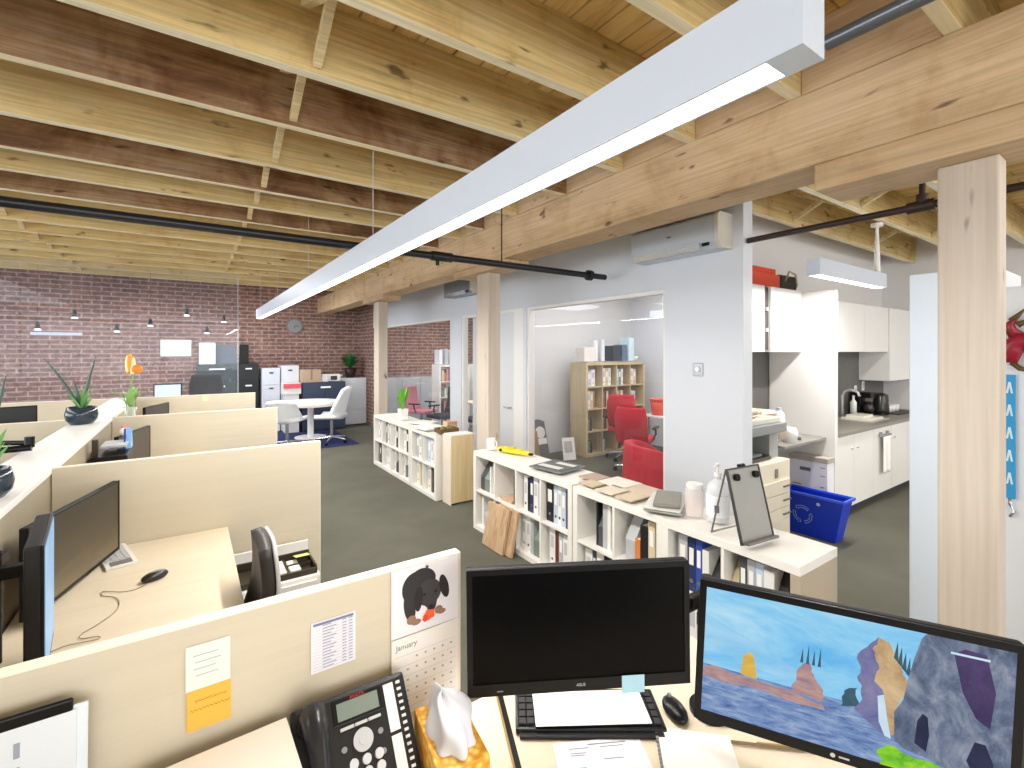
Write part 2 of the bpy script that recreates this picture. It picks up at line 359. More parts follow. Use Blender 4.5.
# big beam + bolsters + posts
bm_ = struct('ceiling_beam', B().box(2.53, 2.83, -5, 12, 2.67, 3.04), M['beam'], bevel=.012); bm_['label'] = 'heavy horizontal timber beam carrying the joists'
for i, (y0, wy, wx, xb, zt, z0b) in enumerate(((.445, .19, .115, 2.65, 2.54, 2.54), (4.245, .235, .155, 2.6, 2.595, 2.595), (7.74, .25, .155, 2.6, 2.595, 2.595))):
    pl = ['thick timber post standing right of the bright landscape monitor', 'timber post rising behind the left end of the long low bookcase', 'far timber post beside the white drawer cabinet']
    b = B().box(xb, xb+wx, y0, y0+wy, 0, zt)
    one('timber_post', b, M['post'], pl[i], 'post', 'timber posts under the beam', bevel=.008)
    b = B().box(2.53, 2.84, y0+wy/2-.53, y0+wy/2+.53, z0b, 2.67)
    one('timber_bolster', b, M['beam'], ['long timber bolster block on top of the nearest post', 'timber bolster block on the middle post behind the black pipe', 'timber bolster block on top of the farthest post'][i], 'bolster', 'timber bolster blocks', bevel=.01)

# ------------------------------------------------------------------ pipes
t = thing('sprinkler_pipe', 'long black pipe crossing under the joists and beam', 'pipe', (0, 3.37, 2.5))
mesh_obj('pipe_run', B().cyl((-8.9, 0, 0), (3.44, 0, 0), .028, seg=20), PIPE, parent=t, smooth=True)
mesh_obj('pipe_collar', B().cyl((3.2, 0, 0), (3.25, 0, 0), .05, seg=20), PIPE, parent=t, smooth=True)
mesh_obj('pipe_coupling', B().cyl((1.55, 0, 0), (1.72, 0, 0), .038, seg=20).cyl((1.6, 0, -.03), (1.6, 0, -.07), .015), PIPE, parent=t, smooth=True)
mesh_obj('hanger_rod', B().cyl((2.2, 0, 0), (2.2, 0, .86), .005, seg=8), BLACK, parent=t, smooth=True)
mesh_obj('hanger_rod', B().cyl((-1.2, 0, 0), (-1.2, 0, .86), .005, seg=8), BLACK, parent=t, smooth=True)
t = thing('sprinkler_pipe', 'thin black pipe running over the kitchen behind the near post', 'pipe', (3.6, 0, 2.62))
mesh_obj('pipe_run', B().cyl((0, -5, 0), (0, 1.99, 0), .022, seg=16), plain('33201c', .5), parent=t, smooth=True)
mesh_obj('pipe_tee', B().cyl((0, .87, 0), (0, 1.0, 0), .034, seg=16).cyl((0, .93, 0), (0, .93, .07), .03, seg=16), plain('33201c', .5), parent=t, smooth=True)
mesh_obj('riser', B().cyl((0, .93, 0), (0, .93, .75), .016, seg=12), plain('33201c', .5), parent=t, smooth=True)
t = thing('conduit_pipe', 'grey metal conduit beside the beam behind the long lamp end', 'pipe', (2.1, 0, 2.985))
mesh_obj('pipe_run', B().cyl((0, -4, 0), (0, .84, 0), .03, seg=16), plain('6a6e74', .3, .6), parent=t, smooth=True)
mesh_obj('pipe_clamp', B().box(-.035, .035, -.5, -.46, -.04, .05).box(-.01, .01, -.49, -.47, .05, .395), plain('4a4c50', .4, .5), parent=t)

# ------------------------------------------------------------------ linear lamps
def linear_lamp(label, x0, x1, y0, y1, z0, z1, along='y', em=9, group='linear pendant lamps', rods=()):
    cx, cy = (x0+x1)/2, (y0+y1)/2
    t = thing('pendant_lamp', label, 'lamp', (cx, cy, z0), group=group)
    hx, hy, hz = (x1-x0)/2, (y1-y0)/2, z1-z0
    bt = B()
    if along == 'y': bt.box(-hx, -hx+.006, -hy, hy, 0, hz).box(hx-.006, hx, -hy, hy, 0, hz).box(-hx+.006, hx-.006, -hy, hy, hz-.006, hz).box(-hx+.006, hx-.006, -hy, -hy+.07, 0, .006).box(-hx+.006, hx-.006, hy-.05, hy, 0, .006).box(-hx+.006, hx-.006, -hy, -hy+.006, .006, hz-.006).box(-hx+.006, hx-.006, hy-.006, hy, .006, hz-.006)
    else: bt.box(-hx, hx, -hy, -hy+.006, 0, hz).box(-hx, hx, hy-.006, hy, 0, hz).box(-hx, hx, -hy+.006, hy-.006, hz-.006, hz).box(-hx, -hx+.02, -hy+.006, hy-.006, 0, hz-.006).box(hx-.02, hx, -hy+.006, hy-.006, 0, hz-.006)
    mesh_obj('lamp_housing', bt, plain('d2dae6', .4, var=.01), parent=t)
    e = plain('fff8ee', .5, var=0, emit=em)
    if along == 'y': dfb = B().box(-hx+.006, hx-.006, -hy+.07, hy-.05, .002, .012)
    else: dfb = B().box(-hx+.02, hx-.02, -hy+.006, hy-.006, .002, .012)
    mesh_obj('diffuser', dfb, e, parent=t)
    for r in rods:
        p = (0, r-cy, hz) if along == 'y' else (r-cx, 0, hz)
        mesh_obj('suspension_cable', B().cyl(p, (p[0], p[1], 3.38-z0), .0025, seg=6), LGREY, parent=t)
    return t
linear_lamp('very long white linear pendant lamp hanging over the desks', .927, 1.015, .41, 9.1, 2.317, 2.47, em=6, rods=(3.0, 5.0, 7.0, 8.9))
t = linear_lamp('short white linear pendant lamp over the kitchen', 4.28, 5.74, 1.76, 1.86, 2.39, 2.53, along='x', em=4)
mesh_obj('ceiling_canopy', B().cyl((.64, 0, .64), (.64, 0, .61), .05, seg=20), WHITE, parent=t, smooth=True)
mesh_obj('stem', B().cyl((.64, 0, .14), (.64, 0, .62), .03, .012, seg=16), WHITE, parent=t, smooth=True)
linear_lamp('linear pendant lamp inside the glazed office', 6.0, 6.1, 3.4, 4.9, 2.3, 2.4, em=4, rods=(3.6, 4.7))
linear_lamp('slim bright linear lamp in the glass walled meeting room', -1.9, -1.35, 9.5, 9.56, 2.0, 2.04, along='x', em=5)  # added glowing bar in place of a lamp reflection in the glass
# small spot lamps beyond the glass
for i, (x, z) in enumerate(((-1.9, 2.05), (-1.5, 2.25), (-1.0, 2.05), (-.55, 2.15), (-.05, 2.35), (.25, 2.05), (.5, 2.25))):
    t = thing('spot_lamp', 'small black and white spot lamp beyond the glass wall, %s from the plant shelf side' % ORD[i], 'lamp', (x, 9.9+.1*(i % 3), z), group='small spot lamps beyond the glass wall')
    mesh_obj('lamp_head', B().cyl((0, 0, .05), (0, 0, .16), .035, .02), BLACK, parent=t, smooth=True)
    mesh_obj('lens', B().cyl((0, 0, .03), (0, 0, .05), .04, .03), plain('ffffff', .5, var=0, emit=1.5), parent=t)
    mesh_obj('drop_rod', B().cyl((0, 0, .16), (0, 0, 3.38-z), .0012, seg=6), BLACK, parent=t)

# ------------------------------------------------------------------ air conditioners
for i, (ya, yb, zb, lab) in enumerate(((2.12, 2.95, 2.565, 'white wall air conditioner above the glazed office wall end'), (5.98, 6.82, 2.61, 'grey air conditioner high on the wall between the two rear posts'))):
    t = thing('air_conditioner', lab, 'air conditioner', (3.55, (ya+yb)/2, zb), group='wall air conditioners')
    hw = (yb-ya)/2; c = plain('c6ccd4' if i == 0 else '8d959f', .35)  # second housing's darker grey puts a reflection into the colour
    prof = [(0, .0), (-.14, 0), (-.2, .05), (-.205, .25), (-.17, .275), (0, .275)]
    mesh_obj('housing', B().prism([(x, -hw, z) for x, z in prof], (0, 2*hw, 0)), c, parent=t, bevel=.006)
    mesh_obj('side_cap', B().prism([(x*1.02, -hw-.035, z) for x, z in prof], (0, .034, 0)), plain('d8d2c4', .4), parent=t)
    mesh_obj('outlet_louvre', B().prism([(-.206, -hw+.12, .052), (-.196, -hw+.12, .0), (-.2, -hw+.12, -.004), (-.216, -hw+.12, .05)], (0, 2*hw-.14, 0)), CHROME, parent=t)
    mesh_obj('top_grille', B().box(-.17, -.02, -hw+.02, hw-.02, .276, .279), DGREY, parent=t)
    mesh_obj('badge', B().box(-.2075, -.2055, -.02, .02, .15, .16), DGREY, parent=t)
    mesh_obj('display_panel', B().box(-.212, -.2, -hw+.04, -hw+.1, .02, .045), BLACK, parent=t)
t = thing('thermostat', 'small square steel wall control on the white wall end', 'thermostat', (3.55, 2.39, 1.545))
mesh_obj('plate', B().box(-.012, 0, -.045, .045, 0, .11), plain('a9abac', .3, .6), parent=t, bevel=.003)
mesh_obj('dial', B().cyl((-.012, 0, .06), (-.026, 0, .06), .022), WHITE, parent=t, smooth=True)

# ------------------------------------------------------------------ cube shelves
CELL = .33; TO = .045; TI = .018
def cube_shelf(label, loc, rz, cols, rows, mat, dep=.39, name='cube_bookcase', group=None, width=None):
    inner = cols*CELL+(cols-1)*TI; W = inner+2*TO
    s = (width/W) if width else 1
    cell = (W*s-2*TO-(cols-1)*TI)/cols; W = W*s; Hh = rows*CELL+(rows-1)*TI+2*TO
    t = thing(name, label, 'bookcase', loc, rz, group)
    mesh_obj('top_panel', B().box(0, W, 0, dep, Hh-TO, Hh), mat, parent=t, bevel=.002)
    mesh_obj('bottom_panel', B().box(0, W, 0, dep, 0, TO), mat, parent=t, bevel=.002)
    mesh_obj('side_panel', B().box(0, TO, 0, dep, TO, Hh-TO), mat, parent=t, bevel=.002)
    mesh_obj('side_panel', B().box(W-TO, W, 0, dep, TO, Hh-TO), mat, parent=t, bevel=.002)
    for c in range(1, cols):
        x = TO+c*cell+(c-1)*TI; mesh_obj('upright_divider', B().box(x, x+TI, .003, dep, TO, Hh-TO), mat, parent=t)
    for c in range(cols):
        x = TO+c*(cell+TI)
        for r in range(1, rows):
            z = TO+r*CELL+(r-1)*TI; mesh_obj('shelf_board', B().box(x, x+cell, .003, dep, z, z+TI), mat, parent=t)
    t['cell'] = cell
    return t
def place(t, x, y, z):
    return Matrix.Translation(t.location) @ Matrix.Rotation(t.rotation_euler.z, 4, 'Z') @ Vector((x, y, z))
CN = {'w': ('f0efec', 'white'), 'g': ('b9bcbf', 'light grey'), 'd': ('4b4d52', 'dark grey'), 'k': ('17171a', 'black'), 'n': ('25305c', 'navy blue'), 'b': ('2f4fae', 'blue'), 'l': ('c4d3e6', 'pale blue'), 'r': ('6b2c22', 'dark red'), 'e': ('d9cba8', 'cream'), 't': ('b08a5c', 'tan'), 'o': ('d9813a', 'orange'), 'p': ('d68a94', 'pink'), 's': ('7c8a80', 'sage grey'), 'q': ('3b3a38', 'charcoal')}
def fill(t, c, r, items, where, start=.0, group=None, dep=.26, back=.05):
    """items: list of (kind, colour key, thickness, height, lean degrees)"""
    cell = t['cell']; x = TO+c*(cell+TI)+.004+start; z = (TO+r*(CELL+TI))*t.scale.z
    for i, (kind, ck, th, h, lean) in enumerate(items):
        hexc, cn = CN[ck]; p = place(t, x, back, z+.001)
        a = R(lean)
        lab = '%s %s, %s in %s' % (cn, kind, ORD[i], where)
        if i == len(items)-1 and i > 0: lab = '%s %s, last in %s' % (cn, kind, where)
        if len(items) == 1: lab = '%s %s in %s' % (cn, kind, where)
        o = thing(kind.replace(' ', '_'), lab, kind.split()[-1], p, t.rotation_euler.z, group)
        ml = Matrix.Translation((0, 0, 0)) @ Matrix.Rotation(a, 4, 'Y')
        if lean < 0: ml = Matrix.Translation((h*math.sin(-a), 0, 0)) @ Matrix.Rotation(a, 4, 'Y')
        if kind == 'ring binder':
            mesh_obj('cover', B().box(0, th, 0, dep, 0, h, mtx=ml, bev=.002), plain(hexc, .5), parent=o)
            mesh_obj('spine_label', B().box(th*.22, th*.78, -.0015, -.0002, h*.5, h*.82, mtx=ml), PAPER if ck != 'w' else LGREY, parent=o)
            mesh_obj('finger_ring', B().cyl((th/2, -.002, h*.2), (th/2, 0, h*.2), min(.012, th*.3), seg=12).xf(ml), CHROME, parent=o)
        elif kind == 'magazine file':
            mesh_obj('file_body', B().prism([(0, 0, 0), (0, dep, 0), (0, dep, h), (0, dep*.4, h), (0, 0, h*.45)], (th, 0, 0)).xf(ml), plain(hexc, .5), parent=o)
        else:
            mesh_obj('cover', B().box(0, .002, 0, dep, 0, h).box(th-.002, th, 0, dep, 0, h).box(.002, th-.002, 0, .003, 0, h).xf(ml), plain(hexc, .5), parent=o)
            mesh_obj('page_block', B().box(.002, th-.002, .003, dep-.004, .003, h-.004).xf(ml), PAPER, parent=o)
        x += th*math.cos(a)+(h*abs(math.sin(a)) if lean else 0)+.002
W_ = WARMW
RZ = R(-90)
sA = cube_shelf('white low cube bookcase of four columns beside leaning timber boards', (2.33, 4.085, 0), RZ, 4, 2, W_, group='white low cube bookcases')
sB = cube_shelf('short white low cube bookcase holding the flooring samples', (2.31, 2.585, 0), RZ, 2, 2, W_, group='white low cube bookcases', width=.79)
sC = cube_shelf('short white low cube bookcase nearest the monitors with hand sanitizer on top', (2.295, 1.79, 0), RZ, 2, 2, W_, group='white low cube bookcases', width=.765)
sD = cube_shelf('white low cube bookcase of four columns near the far post', (2.375, 7.31, 0), RZ, 4, 2, W_, group='far white low bookcases')
sE = cube_shelf('short white low cube bookcase butting a plywood box', (2.375, 5.82, 0), RZ, 2, 2, W_, group='far white low bookcases')
G = 'files in the near low bookcases'
rb, bk, mf = 'ring binder', 'book', 'magazine file'
def cellname(c, r, sh): return '%s cube, %s column, of %s' % ('upper' if r else 'lower', ORD[c], sh)
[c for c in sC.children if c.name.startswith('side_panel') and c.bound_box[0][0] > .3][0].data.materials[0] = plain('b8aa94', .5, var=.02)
nA = 'the bookcase by leaning boards'
C = lambda c, r: cellname(c, r, nA)
fill(sA, 0, 1, [(mf, 'd', .07, .28, 0), (mf, 's', .09, .27, 0), (bk, 'w', .02, .25, 0)], C(0, 1), .02, G)
fill(sA, 0, 0, [(bk, 'w', .04, .28, 0), (mf, 'g', .08, .24, 0), (bk, 'e', .03, .26, 0)], C(0, 0), .03, G)
fill(sA, 1, 1, [(bk, 'd', .03, .25, 0), (bk, 'p', .03, .24, 0)], C(1, 1), .24, G)
fill(sA, 1, 0, [(bk, 'r', .03, .27, 0), (bk, 'e', .05, .26, 0), (bk, 'w', .04, .28, 0)], C(1, 0), .1, G)
fill(sA, 2, 1, [(rb, 'w', .05, .29, 0), (bk, 'k', .03, .28, 0), (rb, 'n', .05, .3, 0), (rb, 'w', .06, .31, 0), (bk, 'g', .03, .3, 0)], C(2, 1), .05, G)
fill(sA, 2, 0, [(rb, 'w', .06, .3, 0), (rb, 'w', .06, .3, 0), (bk, 'g', .04, .3, 0), (mf, 's', .09, .3, 0)], C(2, 0), .02, G)
fill(sA, 3, 1, [(rb, 'k', .09, .31, 0), (rb, 'l', .05, .3, 0), (rb, 'w', .04, .3, 0), (rb, 'l', .05, .3, 0), (bk, 'd', .02, .29, 0)], C(3, 1), .01, G)
fill(sA, 3, 0, [(rb, 'w', .07, .3, 0), (bk, 'r', .04, .3, 0), (rb, 'g', .05, .29, 0), (rb, 'w', .06, .29, 0)], C(3, 0), .05, G)
nB = 'the sample-topped bookcase'
C = lambda c, r: cellname(c, r, nB)
fill(sB, 0, 1, [(bk, 'k', .02, .3, 0), (mf, 'd', .04, .31, 0), (bk, 'g', .04, .31, 0), (bk, 'w', .03, .3, 0)], C(0, 1), .14, G)
fill(sB, 0, 0, [(rb, 'w', .07, .29, 0), (rb, 'd', .04, .3, 0), (rb, 'w', .07, .3, 0), (rb, 'k', .06, .3, 0)], C(0, 0), .03, G)
fill(sB, 1, 1, [(mf, 'g', .08, .3, 0), (bk, 'o', .04, .16, 0), (bk, 'k', .06, .26, 0), (rb, 'e', .05, .3, 0)], C(1, 1), .05, G)
fill(sB, 1, 0, [(rb, 'g', .07, .3, 0), (rb, 'w', .07, .3, 0), (rb, 'w', .06, .3, 0)], C(1, 0), .02, G)
nC = 'the bookcase below the sanitizer'
C = lambda c, r: cellname(c, r, nC)
fill(sC, 0, 1, [(rb, 'g', .06, .3, 0), (rb, 'n', .05, .3, 0), (rb, 'b', .04, .3, 0), (bk, 'w', .04, .26, 0), (mf, 'k', .07, .22, 0)], C(0, 1), .03, G)
fill(sC, 0, 0, [(rb, 'n', .06, .3, 0), (rb, 'w', .06, .3, 0), (rb, 'k', .07, .3, 0)], C(0, 0), .03, G)
fill(sC, 1, 1, [(mf, 'e', .05, .27, 0), (rb, 'd', .04, .3, 0), (rb, 'g', .04, .3, 0), (rb, 'l', .04, .3, 0), (bk, 'w', .05, .28, 0), (mf, 'k', .04, .28, 0)], C(1, 1), .0, G)
fill(sC, 1, 0, [(rb, 'g', .06, .3, 0), (rb, 'w', .06, .3, 0), (rb, 'd', .07, .3, 0)], C(1, 0), .02, G)
G = 'files in the far low bookcases'
FC = [[(rb, 'w', .07, .3, 0), (rb, 'g', .05, .3, 0), (rb, 'w', .07, .3, 0)], [(rb, 'd', .05, .3, 0), (rb, 'w', .08, .3, 0), (rb, 'k', .06, .3, 0)],
      [(rb, 'w', .06, .3, 0), (rb, 'k', .07, .28, 0), (rb, 'w', .08, .3, 0)], [(rb, 'w', .1, .3, 0), (rb, 'k', .07, .3, 0), (rb, 'q', .05, .3, 0)]]
LC = [[(bk, 'd', .03, .28, 0), (bk, 's', .03, .27, 0), (rb, 'q', .05, .28, 0)], [(rb, 'w', .07, .3, 0), (rb, 'w', .07, .3, 0)], [(rb, 'w', .06, .3, 0), (mf, 'q', .08, .26, 0)], [(rb, 'w', .06, .3, 0), (bk, 's', .03, .16, 0)]]
nD = 'the far plant bookcase'
for c in range(4):
    fill(sD, c, 1, FC[c], cellname(c, 1, nD), .04, G); fill(sD, c, 0, LC[c], cellname(c, 0, nD), .04, G)
nE = 'the bookcase by plywood box'
for c in range(2):
    fill(sE, c, 1, [[(rb, 'g', .08, .3, 0), (rb, 'w', .08, .3, 0), (bk, 'd', .015, .3, 0)], [(rb, 'l', .09, .3, 0), (rb, 'w', .07, .3, 0), (rb, 'g', .05, .3, 0)]][c], cellname(c, 1, nE), .04, G)
    fill(sE, c, 0, [[(rb, 'w', .08, .3, 0), (bk, 'e', .05, .28, 0)], [(rb, 'w', .08, .3, 0), (bk, 't', .03, .26, 0), (bk, 'd', .02, .3, 0)]][c], cellname(c, 0, nE), .05, G)
# plywood box at the end
t = thing('storage_box', 'tall plywood box with open top standing at the bookcase end', 'box', (2.6, 4.9, 0))
mesh_obj('carcass', B().box(-.15, .15, -.1, .11, .02, .79, bev=.004), M['ply'], parent=t)
mesh_obj('top_lid', B().box(-.14, .15, -.09, .11, .79, .80), WHITE, parent=t)
mesh_obj('front_cladding', B().box(-.157, -.1505, -.1, .11, .0, .79), plain('eadfd2', .5), parent=t)

# ---- things on the far bookcase
t = thing('potted_plant', 'bright green leafy plant in a white square pot on the far bookcase', 'plant', (2.52, 6.45, .786))
mesh_obj('pot', B().lathe((0, 0, 0), [(.01, 0), (.07, 0), (.085, .15), (.078, .15), (.07, .12), (.01, .12)], seg=4).xf(Matrix.Rotation(R(45), 4, 'Z')), WHITE, parent=t, bevel=.004)
def leaves(n, h0, h1, spread, w, seed, z0=.1, droop=.3):
    rnd = random.Random(seed); b = B()
    for i in range(n):
        a = rnd.uniform(0, 6.283); h = rnd.uniform(h0, h1); s = rnd.uniform(.25, 1)*spread; ww = w*rnd.uniform(.7, 1.2)
        dx, dy = math.cos(a), math.sin(a); px, py = -dy, dx
        prev = None
        for k in range(7):
            q = k/6; r = s*q**1.6; z = z0+h*(q-droop*q*q*s/spread*.5); wd = ww*math.sin(math.pi*min(.97, .12+q*.85))*.5
            l = b.bm.verts.new((dx*r-px*wd, dy*r-py*wd, z)); c_ = b.bm.verts.new((dx*r, dy*r, z-.15*wd)); rr = b.bm.verts.new((dx*r+px*wd, dy*r+py*wd, z))
            if prev: b.bm.faces.new((prev[0], prev[1], c_, l)); b.bm.faces.new((prev[1], prev[2], rr, c_))
            prev = (l, c_, rr)
    return b
mesh_obj('foliage', leaves(34, .25, .42, .16, .035, 3), plain('77c83a', .5, var=.15), parent=t, smooth='all')
def paper_stack(label, loc, rz, w, d, h, n=3, col='f2f1ec', cat='papers', name='paper_stack', skew=.03, group=None, seed=1):
    rnd = random.Random(seed); t = thing(name, label, cat, loc, rz, group)
    for i in range(n):
        z0 = h*i/n; a = rnd.uniform(-1, 1)*skew*2
        mt = Matrix.Translation((rnd.uniform(-1, 1)*skew, rnd.uniform(-1, 1)*skew, 0)) @ Matrix.Rotation(a, 4, 'Z')
        mesh_obj('sheet', B().box(-w/2, w/2, -d/2, d/2, z0+.0002, z0+h/n-.0002, mtx=mt), plain(col, .7, var=.015), parent=t)
    return t
paper_stack('loose white papers lying on the far bookcase top', (2.6, 5.95, .786), .4, .25, .3, .02, 3)
paper_stack('second pile of pale papers on the far bookcase beside the wooden tray', (2.5, 5.5, .786), .1, .24, .3, .03, 3, seed=4)
t = thing('wooden_tray', 'brown open tray with odds and ends near the plywood box', 'tray', (2.55, 5.12, .786))
mesh_obj('tray_body', B().box(-.12, .12, -.09, .09, 0, .01).box(-.12, .12, -.09, -.08, .01, .05).box(-.12, .12, .08, .09, .01, .05).box(-.12, -.11, -.08, .08, .01, .05).box(.11, .12, -.08, .08, .01, .05), plain('6b4a2c', .6), parent=t)
mesh_obj('contents', B().sph((-.05, 0, .04), .035, seg=10).sph((.04, .02, .04), .04, seg=10).box(-.02, .06, -.07, -.02, .011, .06), plain('7d7a3c', .6), parent=t, smooth=True)
t = thing('cardboard_box', 'small cardboard box behind the papers on the far bookcase', 'box', (2.69, 5.3, .786))
mesh_obj('box_body', B().box(-.07, .07, -.06, .06, 0, .1, bev=.003), plain('d9b59c', .7), parent=t)
mesh_obj('flap', B().box(-.07, .07, -.1, -.06, .098, .101), plain('cfa98e', .7), parent=t)

# ---- things on the near bookcases
t = thing('mug', 'white mug standing at the corner of the long bookcase', 'mug', (2.47, 3.98, .786))
mesh_obj('cup', B().lathe((0, 0, 0), [(.01, 0), (.04, 0), (.043, .105), (.039, .105), (.036, .01), (.01, .01)]), WHITE, parent=t, smooth=True)
mesh_obj('handle', B().tube([(.04+.028*math.sin(a)*1., -.01*0, .052+.032*math.cos(a)) for a in [i*math.pi/8 for i in range(9)]], .006).xf(Matrix.Rotation(R(-60), 4, 'Z')), WHITE, parent=t, smooth=True)
t = thing('tape_tool', 'bright yellow plastic tool lying on the white bookcase', 'tool', (2.57, 3.72, .786), R(-78))
mesh_obj('tool_body', B().prism([(-.2, -.03, 0), (-.1, -.06, 0), (.05, -.05, 0), (.2, -.02, 0), (.2, .03, 0), (.06, .05, 0), (-.1, .06, 0), (-.2, .03, 0)], (0, 0, .03)), plain('f4e21a', .4), parent=t, bevel=.008)
mesh_obj('tool_grip', B().cyl((-.03, 0, .03), (-.03, 0, .045), .035).cyl((.1, 0, .03), (.1, 0, .042), .02), plain('d8c50e', .4), parent=t, smooth=True)
mesh_obj('tool_tip', B().box(.2, .235, -.015, .015, .003, .02), BLACK, parent=t)
mesh_obj('wheel', B().cyl((-.12, -.07, .015), (-.12, -.055, .015), .014), BLACK, parent=t, smooth=True)
t = thing('catalogue', 'large dark grey catalogue with pale panels lying open on bookcase', 'book', (2.53, 3.03, .786), R(-80))
mesh_obj('cover', B().box(-.17, .17, -.16, .17, 0, .012, bev=.003), plain('6f7474', .5), parent=t)
mesh_obj('page_spread', B().box(-.15, .15, -.13, .14, .0122, .016), plain('595d5c', .5), parent=t)
mesh_obj('pale_swatch', B().box(-.13, .1, -.1, -.03, .0162, .018).box(-.06, .13, .05, .11, .0162, .018), plain('dcdcd8', .5), parent=t)
SW = [(2.56, 2.62, .17, .13, 'b39a86', 'brown square flooring sample nearest the dark catalogue'), (2.42, 2.5, .15, .1, 'c9b79c', 'beige flooring sample at the bookcase front edge'), (2.6, 2.4, .24, .17, 'efe6d8', 'large pale cream flooring sample in the middle of the row'),
      (2.42, 2.3, .16, .14, 'ded0bc', 'pale beige flooring sample on the front edge before the tan one'), (2.6, 2.16, .22, .15, 'd2bca2', 'tan flooring sample beside the grey folders'), (2.41, 2.12, .14, .13, 'cbb9a0', 'light brown sample tile tucked under grey folders')]
for i, (x, y, a, b_, c, l) in enumerate(SW):
    one('flooring_sample', B().box(x-b_/2*1.3, x+b_/2*1.3, y-a/2, y+a/2, .786, .796), plain(c, .5), l, 'sample', 'flooring samples on the low bookcase', bevel=.002)
t = thing('swatch_folder', 'two grey swatch folders stacked at an angle on the bookcase', 'folder', (2.48, 1.9, .786), R(28))
mesh_obj('lower_cover', B().box(-.17, .17, -.11, .11, .011, .02, bev=.003), plain('d8d8d4', .5), parent=t)
mesh_obj('upper_cover', B().box(-.14, .17, -.09, .07, .021, .045, bev=.012).xf(Matrix.Rotation(R(6), 4, 'Z')), plain('86847c', .5), parent=t)
mesh_obj('base_sheet', B().box(-.18, .16, -.12, .1, 0, .01), plain('9a9a94', .5), parent=t)
t = thing('cream_container', 'pale clear plastic tub beside the sanitizer pump', 'container', (2.47, 1.69, .786))
mesh_obj('tub', B().lathe((0, 0, 0), [(.01, 0), (.05, 0), (.055, .14), (.045, .16), (.01, .16)], seg=20), plain('f2e6e2', .25, alpha=.5), parent=t, smooth=True)
mesh_obj('tub_lid', B().cyl((0, 0, .161), (0, 0, .185), .047), WHITE, parent=t, smooth=True)
t = thing('sanitizer_bottle', 'clear pump bottle of hand sanitizer next to the steel stand', 'bottle', (2.5, 1.56, .786))
mesh_obj('bottle_body', B().lathe((0, 0, 0), [(.01, 0), (.06, 0), (.063, .02), (.063, .17), (.05, .21), (.018, .235), (.018, .25), (.01, .25)]), plain('eef2f6', .15, alpha=.65), parent=t, smooth=True)
mesh_obj('bottle_label', B().lathe((0, 0, 0), [(.0635, .03), (.0645, .03), (.0645, .15), (.0635, .15)]), plain('eef2f6', .4), parent=t, smooth=True)
mesh_obj('label_mark', B().box(-.0668, -.0655, -.012, .012, .06, .1).xf(Matrix.Rotation(R(28), 4, 'Z')), plain('56627e', .5), parent=t)
mesh_obj('pump', B().cyl((0, 0, .25), (0, 0, .27), .02).cyl((0, 0, .27), (0, 0, .31), .005).cyl((0, 0, .31), (0, 0, .325), .012).cyl((0, 0, .318), (-.05, -.01, .314), .005), WHITE, parent=t, smooth=True)
# steel stand: two hinged plates
t = thing('steel_display_stand', 'tent shaped steel display stand with two black knobs on bookcase', 'stand', (2.40, 1.365, .786), R(-7))
hh = .365; ang = R(14)
mt = Matrix.Translation((0, -.1, 0)) @ Matrix.Rotation(-ang, 4, 'X')
mesh_obj('front_plate', B().box(-.118, .118, 0, .006, .0, hh, mtx=mt, bev=.002), plain('a9a9a5', .4, .25), parent=t)
mesh_obj('lower_lip', B().box(-.118, .118, -.035, .0, 0, .012, mtx=mt), plain('8a8a86', .4, .7), parent=t)
mesh_obj('edge_strip', B().box(-.126, -.119, -.004, .01, 0, hh, mtx=mt).box(.119, .126, -.004, .01, 0, hh, mtx=mt).box(-.126, .126, -.004, .01, hh+.001, hh+.008, mtx=mt), plain('565654', .4, .6), parent=t)
for sx in (-1, 1): mesh_obj('knob', B().cyl((sx*.075, -.002, hh-.04), (sx*.075, -.02, hh-.04), .018).xf(mt), BLACK, parent=t, smooth=True)
mesh_obj('hinge', B().cyl((-.02, .008, hh+.012), (.02, .008, hh+.012), .011).xf(mt), BLACK, parent=t, smooth=True)
mt2 = Matrix.Translation((0, -.1+math.sin(ang)*hh+.012, math.cos(ang)*hh)) @ Matrix.Rotation(R(14), 4, 'X')
mesh_obj('rear_leg_frame', B().box(-.118, -.11, 0, .006, -hh, 0, mtx=mt2).box(.11, .118, 0, .006, -hh, 0, mtx=mt2).box(-.11, .11, 0, .006, -hh, -hh+.008, mtx=mt2), plain('8c8c88', .3, .8), parent=t)

# boards leaning on the bookcase
for i, (yc, w, h, xo) in enumerate(((3.53, .33, .38, 0), (3.43, .3, .38, .032))):
    mt = Matrix.Translation((2.195+xo, yc, .008)) @ Matrix.Rotation(R(12), 4, 'Y')
    one('timber_board', B().box(0, .028, -w/2, w/2, 0, h, mtx=mt), M['board'], ['sandy timber board leaning on the white bookcase, in front', 'timber board leaning behind the front one against the white bookcase'][i], 'board', 'timber boards leaning on the bookcase', bevel=.002)
one('timber_board', B().box(.0, .02, -.09, .09, 0, .3, mtx=Matrix.Translation((2.36, 3.545, .42))@Matrix.Rotation(R(90), 4, 'Y')), plain('caa98c', .6), 'flat timber offcut inside the second column of the bookcase', 'board')

